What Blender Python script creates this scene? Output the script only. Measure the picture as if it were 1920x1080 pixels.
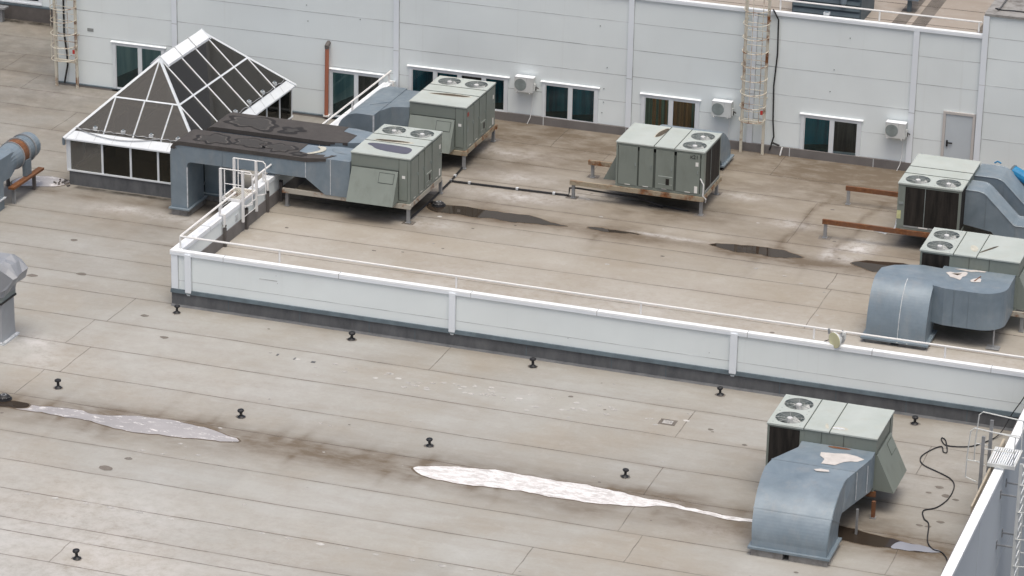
import bpy, bmesh, math, random
import numpy as np
from mathutils import Vector, Matrix
R = math.radians
random.seed(7)
rng = np.random.RandomState(11)
for o in list(bpy.data.objects): bpy.data.objects.remove(o)
SC = bpy.context.scene
COL = SC.collection

# ------------------------------------------------------------ camera
cd = bpy.data.cameras.new('camera'); cam = bpy.data.objects.new('camera', cd); COL.objects.link(cam)
def _cam():
    yaw, pitch, roll = -0.32428021, 0.37331755, 0.01973717
    f = Vector((math.sin(yaw)*math.cos(pitch), math.cos(yaw)*math.cos(pitch), -math.sin(pitch)))
    r = Vector((math.cos(yaw), -math.sin(yaw), 0)); u = r.cross(f)
    c, s = math.cos(roll), math.sin(roll)
    r2 = c*r + s*u; u2 = -s*r + c*u
    m = Matrix.Identity(4)
    for i in range(3):
        m[i][0] = r2[i]; m[i][1] = u2[i]; m[i][2] = -f[i]
    m.translation = Vector((39.94764667, -85.50910595, 37.50578019))
    cam.matrix_world = m
_cam()
cd.sensor_width = 36; cd.lens = 6036.8664/1920*36; cd.clip_start = 1; cd.clip_end = 3000
SC.camera = cam
# ------------------------------------------------------------ light
SUN_EL, SUN_AZ = 74.0, 150.0       # elevation, compass azimuth (from +Y clockwise)
w = bpy.data.worlds.new('World'); SC.world = w; w.use_nodes = True
nt = w.node_tree; nt.nodes.clear()
sky = nt.nodes.new('ShaderNodeTexSky'); sky.sky_type = 'NISHITA'; sky.sun_disc = False
sky.sun_elevation = R(SUN_EL); sky.sun_rotation = R(SUN_AZ)
sky.air_density = 1.0; sky.dust_density = 8.0; sky.ozone_density = 1.0
bg = nt.nodes.new('ShaderNodeBackground'); bg.inputs['Strength'].default_value = 0.15
out = nt.nodes.new('ShaderNodeOutputWorld')
nt.links.new(sky.outputs[0], bg.inputs[0]); nt.links.new(bg.outputs[0], out.inputs[0])
sl = bpy.data.lights.new('sun', 'SUN'); sl.energy = 1.1; sl.angle = R(34); sl.color = (.955, 1, .935)
so = bpy.data.objects.new('sun', sl); COL.objects.link(so)
az = R(SUN_AZ); el = R(SUN_EL)
sd = Vector((math.sin(az)*math.cos(el), math.cos(az)*math.cos(el), math.sin(el)))
so.rotation_euler = sd.to_track_quat('Z', 'Y').to_euler(); so.location = (0, 0, 60)
SC.view_settings.view_transform = 'Standard'; SC.view_settings.look = 'None'
SC.view_settings.exposure = 0.0; SC.view_settings.gamma = 1
SC.render.resolution_x = 1024; SC.render.resolution_y = 576

# ------------------------------------------------------------ materials
class NT:
    def __init__(s, name):
        s.m = bpy.data.materials.new(name); s.m.use_nodes = True
        s.t = s.m.node_tree; s.t.nodes.clear()
        s.out = s.n('ShaderNodeOutputMaterial'); s.b = s.n('ShaderNodeBsdfPrincipled')
        s.l(s.b.outputs[0], s.out.inputs[0])
        s.tc = s.n('ShaderNodeTexCoord')
    def n(s, t): return s.t.nodes.new(t)
    def l(s, a, b): s.t.links.new(a, b)
    def noise(s, scale, detail=4, rough=.55, vec=None, st=(1, 1, 1), dist=0.0, world=False):
        if world:
            g = s.n('ShaderNodeNewGeometry'); src = g.outputs['Position']
        else: src = s.tc.outputs['Object']
        mp = s.n('ShaderNodeMapping'); mp.inputs['Scale'].default_value = st
        s.l(vec or src, mp.inputs[0])
        n = s.n('ShaderNodeTexNoise'); n.inputs['Scale'].default_value = scale
        n.inputs['Detail'].default_value = detail; n.inputs['Roughness'].default_value = rough
        n.inputs['Distortion'].default_value = dist
        s.l(mp.outputs[0], n.inputs['Vector']); return n.outputs['Fac']
    def ramp(s, fac, stops, interp='LINEAR'):
        r = s.n('ShaderNodeValToRGB'); r.color_ramp.interpolation = interp
        e = r.color_ramp.elements
        while len(e) > 1: e.remove(e[-1])
        e[0].position, e[0].color = stops[0][0], c4(stops[0][1])
        for p, c in stops[1:]:
            k = e.new(p); k.color = c4(c)
        s.l(fac, r.inputs[0]); return r.outputs[0]
    def mix(s, fac, a, b, mode='MIX'):
        m = s.n('ShaderNodeMix'); m.data_type = 'RGBA'; m.blend_type = mode
        for v, i in ((fac, 0), (a, 6), (b, 7)):
            if isinstance(v, (int, float)): m.inputs[i].default_value = v
            elif isinstance(v, tuple): m.inputs[i].default_value = c4(v)
            else: s.l(v, m.inputs[i])
        return m.outputs[2]
    def math(s, op, a, b=0.0, clamp=False):
        m = s.n('ShaderNodeMath'); m.operation = op; m.use_clamp = clamp
        for v, i in ((a, 0), (b, 1)):
            if isinstance(v, (int, float)): m.inputs[i].default_value = v
            else: s.l(v, m.inputs[i])
        return m.outputs[0]
    def attr(s, name):
        a = s.n('ShaderNodeAttribute'); a.attribute_name = name; return a.outputs['Fac']
    def fin(s, col, rough=.6, metal=0.0, spec=.5, bump=None, bstr=.2, bdist=.02):
        for v, k in ((col, 'Base Color'), (rough, 'Roughness'), (metal, 'Metallic'), (spec, 'Specular IOR Level')):
            if isinstance(v, (int, float)): s.b.inputs[k].default_value = v
            elif isinstance(v, tuple): s.b.inputs[k].default_value = c4(v)
            else: s.l(v, s.b.inputs[k])
        if bump is not None:
            b = s.n('ShaderNodeBump'); b.inputs['Strength'].default_value = bstr; b.inputs['Distance'].default_value = bdist
            s.l(bump, b.inputs['Height']); s.l(b.outputs[0], s.b.inputs['Normal'])
        return s.m
def c4(c):
    if isinstance(c, (int, float)): return (c, c, c, 1)
    return tuple(c)+(1,) if len(c) == 3 else tuple(c)
def plain(name, col, rough=.6, metal=0.0, var=.15, sc=3.0, spec=.4):
    n = NT(name); f = n.noise(sc, 5)
    d = tuple(max(0, x*(1-var)) for x in col); b = tuple(x*(1+var) for x in col)
    return n.fin(n.ramp(f, [(.3, d), (.7, b)]), rough, metal, spec)
def dirty_paint(name, col, dirt, lo=.5, hi=.75, rough=.55, st=(1, 1, 1), sc=2.5, var=.05, spec=.4, metal=0.0):
    n = NT(name)
    base = n.ramp(n.noise(1.2, 3), [(.3, tuple(x*(1-var) for x in col)), (.7, tuple(x*(1+var) for x in col))])
    f = n.ramp(n.noise(sc, 8, .65, st=st), [(lo, 0), (hi, 1)])
    return n.fin(n.mix(f, base, dirt), rough, metal, spec)
M = {}
# roof membrane: base tone + baked shapes (dirt, damp and painted shade on the deck) + noise
def roof_mat(name, a, b, c, toned=True):
    n = NT(name)
    big = n.noise(.22, 5, .62, world=True)
    col = n.ramp(big, [(.3, a), (.5, b), (.72, c)])
    streak = n.noise(.9, 6, .65, st=(.35, 1.6, 1), world=True)
    col = n.mix(n.ramp(streak, [(.45, 0), (.85, .34)]), col, (.21, .165, .12))
    mid = n.noise(1.7, 7, .7, world=True, dist=.4)
    col = n.mix(n.ramp(mid, [(.52, 0), (.75, .25)]), col, (.50, .49, .475))
    fine = n.noise(9, 4, .7, world=True)
    col = n.mix(n.ramp(fine, [(.35, .10), (.55, 0)]), col, (.22, .19, .16))
    d = n.math('MULTIPLY', n.attr('dirt'), n.ramp(n.noise(2.2, 7, .7, st=(.6, 1.3, 1), world=True), [(.22, .45), (.6, 1.15)]), True)  # 'dirt' blends deck dirt with painted contact shade
    col = n.mix(d, col, (.142, .114, .084))
    if toned: tn = n.n('ShaderNodeVectorMath'); tn.operation = 'SCALE'; n.l(col, tn.inputs[0]); n.l(n.attr('tone'), tn.inputs[3]); col = tn.outputs[0]
    p = n.math('MULTIPLY', n.attr('pale'), n.ramp(n.noise(2.6, 8, .8, world=True), [(.34, .05), (.56, 1.2)]), True)
    col = n.mix(p, col, (.56, .55, .54))
    bk = n.math('MULTIPLY', n.attr('wet'), n.ramp(n.noise(1.8, 6, .7, world=True), [(.3, .35), (.6, 1.1)]), True)  # 'wet' blends damp stains with shade painted under units and ducts
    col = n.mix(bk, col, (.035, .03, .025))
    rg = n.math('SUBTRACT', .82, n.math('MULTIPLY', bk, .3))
    return n.fin(col, rg, 0, .25, bump=n.noise(3, 6, .7, world=True), bstr=.15, bdist=.02)
M['roof'] = roof_mat('roof_membrane', (.335, .308, .262), (.350, .343, .315), (.395, .40, .385))
M['roof_far'] = roof_mat('distant_roof_membrane', (.30, .26, .22), (.34, .30, .26), (.37, .34, .30), False)
M['roof_up'] = roof_mat('roof_membrane_warm', (.31, .275, .222), (.35, .325, .28), (.395, .375, .338))
def seam_mat(name, col, lo, hi):
    n = NT(name); n.fin(col, .9, 0, .2)
    tr = n.n('ShaderNodeBsdfTransparent'); mx = n.n('ShaderNodeMixShader')
    f = n.ramp(n.noise(.9, 6, .7, world=True), [(lo, .2), (hi, .95)])
    n.l(f, mx.inputs[0]); n.l(tr.outputs[0], mx.inputs[1]); n.l(n.b.outputs[0], mx.inputs[2]); n.l(mx.outputs[0], n.out.inputs[0])
    return n.m
M['seam'] = seam_mat('lap_seam', (.20, .172, .148), .38, .85)
M['speck'] = seam_mat('pale_repair_spot', (.57, .56, .54), .35, .65)
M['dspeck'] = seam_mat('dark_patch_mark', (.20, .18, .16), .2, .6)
def panel_mat(name, col, st=(1, 1, .6)):
    n = NT(name)
    base = n.ramp(n.noise(.35, 3, .5, world=True), [(.3, tuple(x*.95 for x in col)), (.7, tuple(x*1.03 for x in col))])
    f = n.ramp(n.noise(.7, 6, .6, st=st, world=True), [(.52, 0), (.9, .22)])
    c = n.mix(f, base, (.56, .59, .58))
    sv = n.noise(1.0, 5, .6, st=(5, 5, .12), world=True)
    c = n.mix(n.ramp(sv, [(.60, 0), (.78, .16)]), c, (.50, .52, .49))
    g = n.ramp(n.noise(5, 6, .7, world=True), [(.70, 0), (.82, .22)])
    c = n.mix(g, c, (.5, .49, .45))
    return n.fin(c, .38, 0, .35)
M['panel'] = panel_mat('white_wall_panel', (.755, .815, .825))
M['trim'] = panel_mat('white_metal_trim', (.76, .81, .86))
M['coping'] = plain('white_coping_metal', (.86, .89, .91), .35, 0, .05, 2)
M['joint'] = plain('panel_joint', (.46, .48, .49), .8, 0, .45, 1.1)
M['flash'] = plain('grey_blue_flashing', (.095, .125, .145), .6, 0, .2, 3)
def skirt():
    n = NT('grey_bitumen_skirting')
    c = n.ramp(n.noise(1.8, 7, .7, st=(1.0, 1.0, .4), world=True), [(.3, (.08, .085, .092)), (.5, (.12, .125, .132)), (.75, (.165, .17, .178))])
    return n.fin(c, .8, 0, .3)
M['skirt'] = skirt()
M['skirt_in'] = plain('plain_grey_skirting', (.17, .16, .155), .8, 0, .12, 2)
def galv(name, a, b, dirt=(.34, .33, .31), metal=.25, rough=.42, streak=.5):
    n = NT(name)
    c = n.ramp(n.noise(.9, 5, .6, dist=.6, world=True), [(.32, a), (.68, b)])
    f = n.ramp(n.noise(2.4, 8, .7, st=(1, 1, .3), world=True), [(.5, 0), (.85, streak)])
    c = n.mix(f, c, dirt)
    c = n.mix(n.ramp(n.noise(3, 5, .65, st=(1, 1, .5), world=True), [(.42, .16), (.6, 0)]), c, (.12, .15, .18))
    return n.fin(c, n.ramp(n.noise(2.5, 5, world=True), [(.3, rough-.08), (.7, rough+.14)]), metal, .5, bump=n.noise(.9, 3, world=True), bstr=.35, bdist=.08)
M['galv'] = galv('galvanised_duct_metal', (.165, .215, .255), (.235, .29, .335), metal=.1, rough=.40)
M['galv_d'] = galv('weathered_galvanised_metal', (.15, .19, .22), (.22, .27, .305), metal=.12, rough=.45)
M['sealant'] = plain('pale_joint_sealant', (.55, .58, .60), .7, 0, .25, 9)
M['green'] = dirty_paint('grey_green_unit_paint', (.20, .228, .205), (.15, .165, .145), .5, .85, .45, (1, 1, .3))
M['green_d'] = plain('grey_green_recess', (.075, .088, .078), .6, 0, .1)
def lid():
    n = NT('bleached_unit_top')
    c = n.ramp(n.noise(.9, 5, .6), [(.3, (.40, .445, .415)), (.7, (.48, .52, .495))])
    f = n.ramp(n.noise(2.2, 8, .7), [(.5, 0), (.8, .4)])
    c = n.mix(f, c, (.40, .39, .32))
    g = n.ramp(n.noise(8, 6, .7), [(.62, 0), (.75, .3)])
    return n.fin(n.mix(g, c, (.33, .3, .24)), .45, 0, .4)
M['lid'] = lid()
def coil():
    n = NT('black_condenser_coil')
    c = n.ramp(n.noise(3.5, 5, .6, st=(2, 2, .25)), [(.35, (.010, .009, .008)), (.7, (.036, .031, .027))])
    f = n.ramp(n.noise(9, 5, .7), [(.70, 0), (.78, .5)])
    return n.fin(n.mix(f, c, (.3, .29, .28)), .7, 0, .3, bump=n.noise(60, 2, st=(1, 1, .1)), bstr=.3)
M['coil'] = coil()
M['fan_dark'] = plain('fan_shroud_grey', (.23, .265, .26), .55, 0, .2)
M['fan_blade'] = plain('fan_blade_metal', (.5, .52, .51), .4, .1, .15)
M['hub'] = plain('fan_hub_grey', (.6, .61, .61), .4, 0, .08)
M['wire'] = plain('grille_wire', (.30, .32, .32), .5, .2, .1)
def rusty(name, base, lo, hi):
    n = NT(name)
    rc = n.ramp(n.noise(7, 6, .7), [(.3, (.09, .036, .018)), (.55, (.21, .085, .032)), (.75, (.34, .20, .10))])
    f = n.ramp(n.noise(2.0, 8, .7, world=True), [(lo, 0), (hi, 1)])
    return n.fin(n.mix(f, base, rc), .75, 0, .3)
M['frame'] = rusty('beige_steel_with_rust', (.33, .285, .21), .45, .6)
M['frame_w'] = rusty('grey_white_steel_light_rust', (.40, .38, .33), .52, .64)
M['rust'] = rusty('rusted_steel', (.17, .085, .05), .4, .62)
M['ladder'] = rusty('cream_ladder_paint_with_rust', (.60, .57, .48), .5, .62)
M['white_st'] = rusty('white_rail_paint', (.74, .74, .73), .66, .80)
M['leg'] = plain('galvanised_leg', (.30, .31, .32), .5, .3, .2)
M['post'] = plain('brown_grey_post', (.115, .105, .10), .7, 0, .15)
def tar():
    n = NT('black_bitumen_cover')
    c = n.ramp(n.noise(2.5, 6, .7, world=True), [(.3, (.055, .050, .047)), (.7, (.078, .071, .066))])
    p = n.noise(.5, 3, .5, dist=.3, world=True)
    wetm = n.ramp(p, [(.60, 0), (.70, .35)])
    rim = n.ramp(n.noise(1.5, 5, world=True), [(.55, 0), (.8, .3)])
    c = n.mix(wetm, c, (.026, .025, .025)); c = n.mix(rim, c, (.15, .14, .135))
    rg = n.math('SUBTRACT', .72, n.math('MULTIPLY', wetm, .38))
    return n.fin(c, rg, 0, .4, bump=n.noise(4, 5, world=True), bstr=.3)
M['tar'] = tar()
M['tar_wet'] = plain('damp_bitumen', (.030, .028, .027), .6, 0, .12, 3, .2)
M['tar_rim'] = plain('dried_rim_on_bitumen', (.098, .092, .087), .85, 0, .3, 5)
M['tar_in'] = plain('ponded_bitumen', (.060, .057, .054), .6, 0, .06, 3, .2)
M['black'] = plain('black_rubber', (.018, .018, .02), .5, 0, .3)
M['blackpl'] = plain('black_vent_plastic', (.016, .017, .02), .45, 0, .3)
def water(name, col, foam=None, lo=.55, hi=.6, rough=.03, ior=1.45):
    n = NT(name)
    c = n.ramp(n.noise(.7, 5, .6, world=True), [(.3, tuple(x*.85 for x in col)), (.7, tuple(x*1.1 for x in col))])
    if foam:
        f = n.ramp(n.noise(2.6, 9, .78, st=(.8, 1.9, 1), world=True), [(lo, 0), (hi, 1)])
        c = n.mix(f, c, foam)
    n.fin(c, rough, 0, .5, bump=n.noise(1.5, 3, world=True), bstr=.02, bdist=.01)
    n.b.inputs['IOR'].default_value = ior
    return n.m
M['w_pale'] = water('shallow_rainwater_sky_pale', (.385, .37, .368), (.74, .715, .70), .55, .62)  # pale base carries part of the sky reflection
M['w_white'] = water('silty_rainwater_sky_white', (.58, .555, .535), (.82, .81, .80), .43, .56)  # silt, with the white of the reflected sky painted into the colour
M['w_skygrey'] = water('rainwater_painted_sky', (.27, .28, .31), (.5, .5, .5), .66, .7)  # sky reflection painted as water colour
M['w_mirror'] = water('clear_rainwater', (.10, .085, .075), None, rough=.02, ior=2.7)
M['w_lid'] = water('rain_pool_on_lid', (.11, .10, .12), (.3, .3, .3), .66, .74, ior=1.8)
M['w_dark'] = water('rainwater_painted_reflection', (.040, .031, .024), (.2, .18, .16), .68, .72, ior=1.27)
M['wetrim'] = seam_mat('wet_margin', (.17, .135, .10), .3, .6)
def glass(name, tint, gl=.5, refl=(.85, .9, .95), dif=(.12, .117, .108)):
    n = NT(name)
    tr = n.n('ShaderNodeBsdfTransparent'); tr.inputs[0].default_value = c4(tint)
    g = n.n('ShaderNodeBsdfGlossy'); g.inputs['Roughness'].default_value = .02; g.inputs[0].default_value = c4(refl)
    fr = n.n('ShaderNodeFresnel'); fr.inputs[0].default_value = 1.5
    d = n.n('ShaderNodeBsdfDiffuse'); d.inputs[0].default_value = c4(dif)
    mx0 = n.n('ShaderNodeMixShader'); mx0.inputs[0].default_value = gl
    n.l(tr.outputs[0], mx0.inputs[1]); n.l(d.outputs[0], mx0.inputs[2])
    mx = n.n('ShaderNodeMixShader'); n.l(fr.outputs[0], mx.inputs[0])
    n.l(mx0.outputs[0], mx.inputs[1]); n.l(g.outputs[0], mx.inputs[2]); n.l(mx.outputs[0], n.out.inputs[0])
    return n.m
M['glass'] = glass('tinted_skylight_glass', (.62, .60, .55), .30, (.5, .5, .49))
M['glass_c'] = glass('clearer_side_glass', (.93, .925, .90), .05, (.4, .4, .4))
M['glass_g'] = glass('hazy_side_glass', (.9, .89, .86), .45, (.4, .4, .4), (.26, .25, .225))
M['glass_h'] = glass('pale_skylight_glass', (.62, .60, .56), .42, (.5, .5, .49), (.17, .165, .155))  # paler copy, used on the front and rear hips
M['glass_s'] = glass('dark_side_glass', (.55, .53, .45), .10, (.35, .35, .33))
M['wglass'] = glass('window_glass', (.88, .93, .93), .02, (.55, .6, .62))
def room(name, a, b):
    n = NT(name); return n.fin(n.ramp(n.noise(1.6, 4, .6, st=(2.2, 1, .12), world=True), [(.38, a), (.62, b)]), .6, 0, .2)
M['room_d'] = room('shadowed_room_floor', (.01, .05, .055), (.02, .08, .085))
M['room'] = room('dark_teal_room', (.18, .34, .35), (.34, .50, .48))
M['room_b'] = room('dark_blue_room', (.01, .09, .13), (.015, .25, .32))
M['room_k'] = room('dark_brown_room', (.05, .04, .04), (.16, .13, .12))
def curtain():
    n = NT('striped_curtain')
    w_ = n.noise(2.3, 2, .5, st=(1, 0, 0), world=True)
    c = n.ramp(w_, [(.3, (.38, .50, .33)), (.42, (.26, .36, .24)), (.46, (.72, .33, .12)), (.53, (.5, .26, .1)), (.56, (.3, .4, .26)), (.75, (.42, .54, .38))])
    f = n.ramp(n.noise(11, 1, .4, st=(1, 0, 0), world=True), [(.4, .5), (.6, 0)])
    return n.fin(n.mix(f, c, (.03, .04, .025)), .9, 0, .1)
M['curtain'] = curtain()
M['wframe'] = plain('white_window_frame', (.68, .72, .75), .4, 0, .04)
M['door'] = plain('pale_grey_door', (.50, .55, .585), .45, 0, .05, 1)
M['doorf'] = rusty('beige_door_frame', (.52, .50, .48), .62, .78)
M['shaft'] = plain('grey_sheet_metal_shaft', (.33, .35, .37), .5, .05, .1, 1.5)
M['acw'] = plain('off_white_casing', (.58, .60, .59), .45, 0, .08)
M['orange'] = dirty_paint('orange_plastic_pipe', (.38, .14, .085), (.2, .1, .08), .55, .8)
M['label'] = plain('white_label', (.75, .75, .72), .5, 0, .05)
M['redlabel'] = plain('red_label', (.30, .05, .04), .5, 0, .2, 20)
M['redtag'] = plain('bright_red_tag', (.55, .05, .04), .5, 0, .1, 9)
M['yellow'] = plain('pale_yellow_radome', (.60, .585, .37), .45, 0, .05)
M['ylabel'] = plain('yellow_green_label', (.55, .56, .3), .5, 0, .1, 9)
M['tarp'] = plain('grey_tarpaulin', (.27, .285, .31), .35, 0, .18, 1.3, .5)
M['wood'] = plain('weathered_timber', (.42, .37, .29), .8, 0, .2, 4)
M['blue'] = plain('blue_plastic', (.02, .21, .42), .45, 0, .2, 2)
M['conc'] = dirty_paint('grey_concrete', (.30, .295, .285), (.14, .13, .12), .45, .7, .85)
M['white_cl'] = plain('white_plastic', (.75, .76, .76), .5, 0, .05)
M['silt'] = plain('brown_silt_stain', (.085, .07, .05), .8, 0, .4, 8)
M['silt_l'] = plain('pale_silt_ring', (.50, .49, .42), .7, 0, .15, 8)
M['peel'] = plain('peeled_pale_sealant', (.55, .525, .50), .7, 0, .1, 5)
M['dkbox'] = plain('dark_slate_sheet_metal', (.085, .115, .135), .55, .1, .15, 2)
M['lower_wall'] = panel_mat('grey_blue_facade_panel', (.60, .66, .71))
M['asphalt'] = plain('asphalt', (.05, .05, .05), .9, 0, .2, .8)
M['inside2'] = plain('skylight_inner_frame', (.7, .67, .6), .7, 0, .1)
M['inside'] = plain('skylight_interior', (.10, .088, .06), .9, 0, .2, .8)

# ------------------------------------------------------------ geometry helpers
class MB:
    def __init__(s): s.v = []; s.f = []; s.mi = []; s.mats = []
    def m(s, key):
        if key not in s.mats: s.mats.append(key)
        return s.mats.index(key)
    def poly(s, pts, faces, key):
        b = len(s.v); s.v += [tuple(p) for p in pts]; i = s.m(key)
        for f in faces: s.f.append([b+k for k in f]); s.mi.append(i)
        return s
    def box(s, x0, x1, y0, y1, z0, z1, key, taper=0.0):
        t = taper
        p = [(x0, y0, z0), (x1, y0, z0), (x1, y1, z0), (x0, y1, z0), (x0+t, y0+t, z1), (x1-t, y0+t, z1), (x1-t, y1-t, z1), (x0+t, y1-t, z1)]
        return s.poly(p, [(0, 3, 2, 1), (4, 5, 6, 7), (0, 1, 5, 4), (1, 2, 6, 5), (2, 3, 7, 6), (3, 0, 4, 7)], key)
    def hexa(s, p, key):
        return s.poly(p, [(0, 3, 2, 1), (4, 5, 6, 7), (0, 1, 5, 4), (1, 2, 6, 5), (2, 3, 7, 6), (3, 0, 4, 7)], key)
    def prism(s, prof, a, b, axis, key):
        """prof: 2-D polygon; extruded from a to b along axis ('x': prof=(y,z); 'y': prof=(x,z); 'z': prof=(x,y))"""
        def P(q, t):
            return {'x': (t, q[0], q[1]), 'y': (q[0], t, q[1]), 'z': (q[0], q[1], t)}[axis]
        n = len(prof); pts = [P(q, a) for q in prof]+[P(q, b) for q in prof]
        fs = [tuple(range(n)), tuple(reversed(range(n, 2*n)))]+[(i, i+n, (i+1) % n+n, (i+1) % n) for i in range(n)]
        return s.poly(pts, fs, key)
    def loft(s, rings, key, caps=True, closed=True):
        n = len(rings[0]); pts = [p for r in rings for p in r]; fs = []
        for k in range(len(rings)-1):
            for i in range(n if closed else n-1):
                j = (i+1) % n
                fs.append((k*n+i, k*n+j, (k+1)*n+j, (k+1)*n+i))
        if caps: fs += [tuple(reversed(range(n))), tuple(range((len(rings)-1)*n, len(rings)*n))]
        return s.poly(pts, fs, key)
    def tube(s, path, r, key, n=6, caps=True):
        path = [Vector(p) for p in path]; rings = []
        up = None
        for i, p in enumerate(path):
            a = path[max(0, i-1)]; b = path[min(len(path)-1, i+1)]
            d = (b-a).normalized()
            if up is None:
                up = Vector((0, 0, 1)) if abs(d.z) < .9 else Vector((1, 0, 0))
            s1 = d.cross(up)
            if s1.length < 1e-4: s1 = d.orthogonal()
            s1.normalize(); up = s1.cross(d).normalized()
            rr = r[i] if isinstance(r, (list, tuple)) else r
            rings.append([tuple(p+(s1*math.cos(t)+up*math.sin(t))*rr) for t in [2*math.pi*k/n for k in range(n)]])
        return s.loft(rings, key, caps)
    def cyl(s, x, y, z0, z1, r, key, n=16, r2=None):
        r2 = r if r2 is None else r2
        return s.loft([[(x+r_*math.cos(2*math.pi*k/n), y+r_*math.sin(2*math.pi*k/n), z) for k in range(n)] for r_, z in ((r, z0), (r2, z1))], key)
    def lathe(s, x, y, prof, key, n=14):
        return s.loft([[(x+r*math.cos(2*math.pi*k/n), y+r*math.sin(2*math.pi*k/n), z) for k in range(n)] for r, z in prof], key)
def rot_tuple(v, rz):
    c, s = math.cos(rz), math.sin(rz); return (v[0]*c-v[1]*s, v[0]*s+v[1]*c, v[2])
def build(name, mb, parent=None, world=True, smooth=False):
    """one mesh object; when world=True the coordinates are world ones and are shifted to the parent's origin"""
    me = bpy.data.meshes.new(name)
    off = (0, 0, 0)
    if parent is not None and world:
        off = root_loc(parent)
    me.from_pydata([(a-off[0], b-off[1], c-off[2]) for a, b, c in mb.v], [], mb.f)
    for k in mb.mats: me.materials.append(M[k])
    me.polygons.foreach_set('material_index', mb.mi)
    bm = bmesh.new(); bm.from_mesh(me); bmesh.ops.recalc_face_normals(bm, faces=bm.faces); bm.to_mesh(me); bm.free()
    if smooth: me.polygons.foreach_set('use_smooth', [True]*len(me.polygons))
    me.update()
    o = bpy.data.objects.new(name, me); COL.objects.link(o)
    if parent is not None: o.parent = parent
    return o
def root_loc(o):
    v = Vector((0, 0, 0))
    while o is not None: v += o.location; o = o.parent
    return v
def tag(o, label=None, cat=None, group=None, kind=None):
    if label: o['label'] = label
    if cat: o['category'] = cat
    if group: o['group'] = group
    if kind: o['kind'] = kind
    return o
def thing(name, label, cat, loc=(0, 0, 0), rz=0.0, group=None):
    o = bpy.data.objects.new(name, None); COL.objects.link(o); o.location = loc; o.rotation_euler = (0, 0, rz)
    o.empty_display_size = .2
    return tag(o, label, cat, group)
def struct(name, mb): return tag(build(name, mb), kind='structure')
def single(name, mb, label, cat, group=None, loc=None, smooth=False):
    me_loc = loc or (sum(p[0] for p in mb.v)/len(mb.v), sum(p[1] for p in mb.v)/len(mb.v), min(p[2] for p in mb.v))
    mb.v = [(a-me_loc[0], b-me_loc[1], c-me_loc[2]) for a, b, c in mb.v]
    o = build(name, mb, None, smooth=smooth); o.location = me_loc
    return tag(o, label, cat, group)
def copy_tree(o, parent=None):
    c = o.copy(); COL.objects.link(c); c.parent = parent
    for ch in list(o.children): copy_tree(ch, c)
    return c
def arc(cx, cy, a, b, t0, t1, n=8):
    return [(cx+a*math.cos(R(t0+(t1-t0)*i/n)), cy+b*math.sin(R(t0+(t1-t0)*i/n))) for i in range(n+1)]

U = 0.8          # height of the raised roof deck above the front one
WY = 19.0        # plane of the rear building's wall

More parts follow.
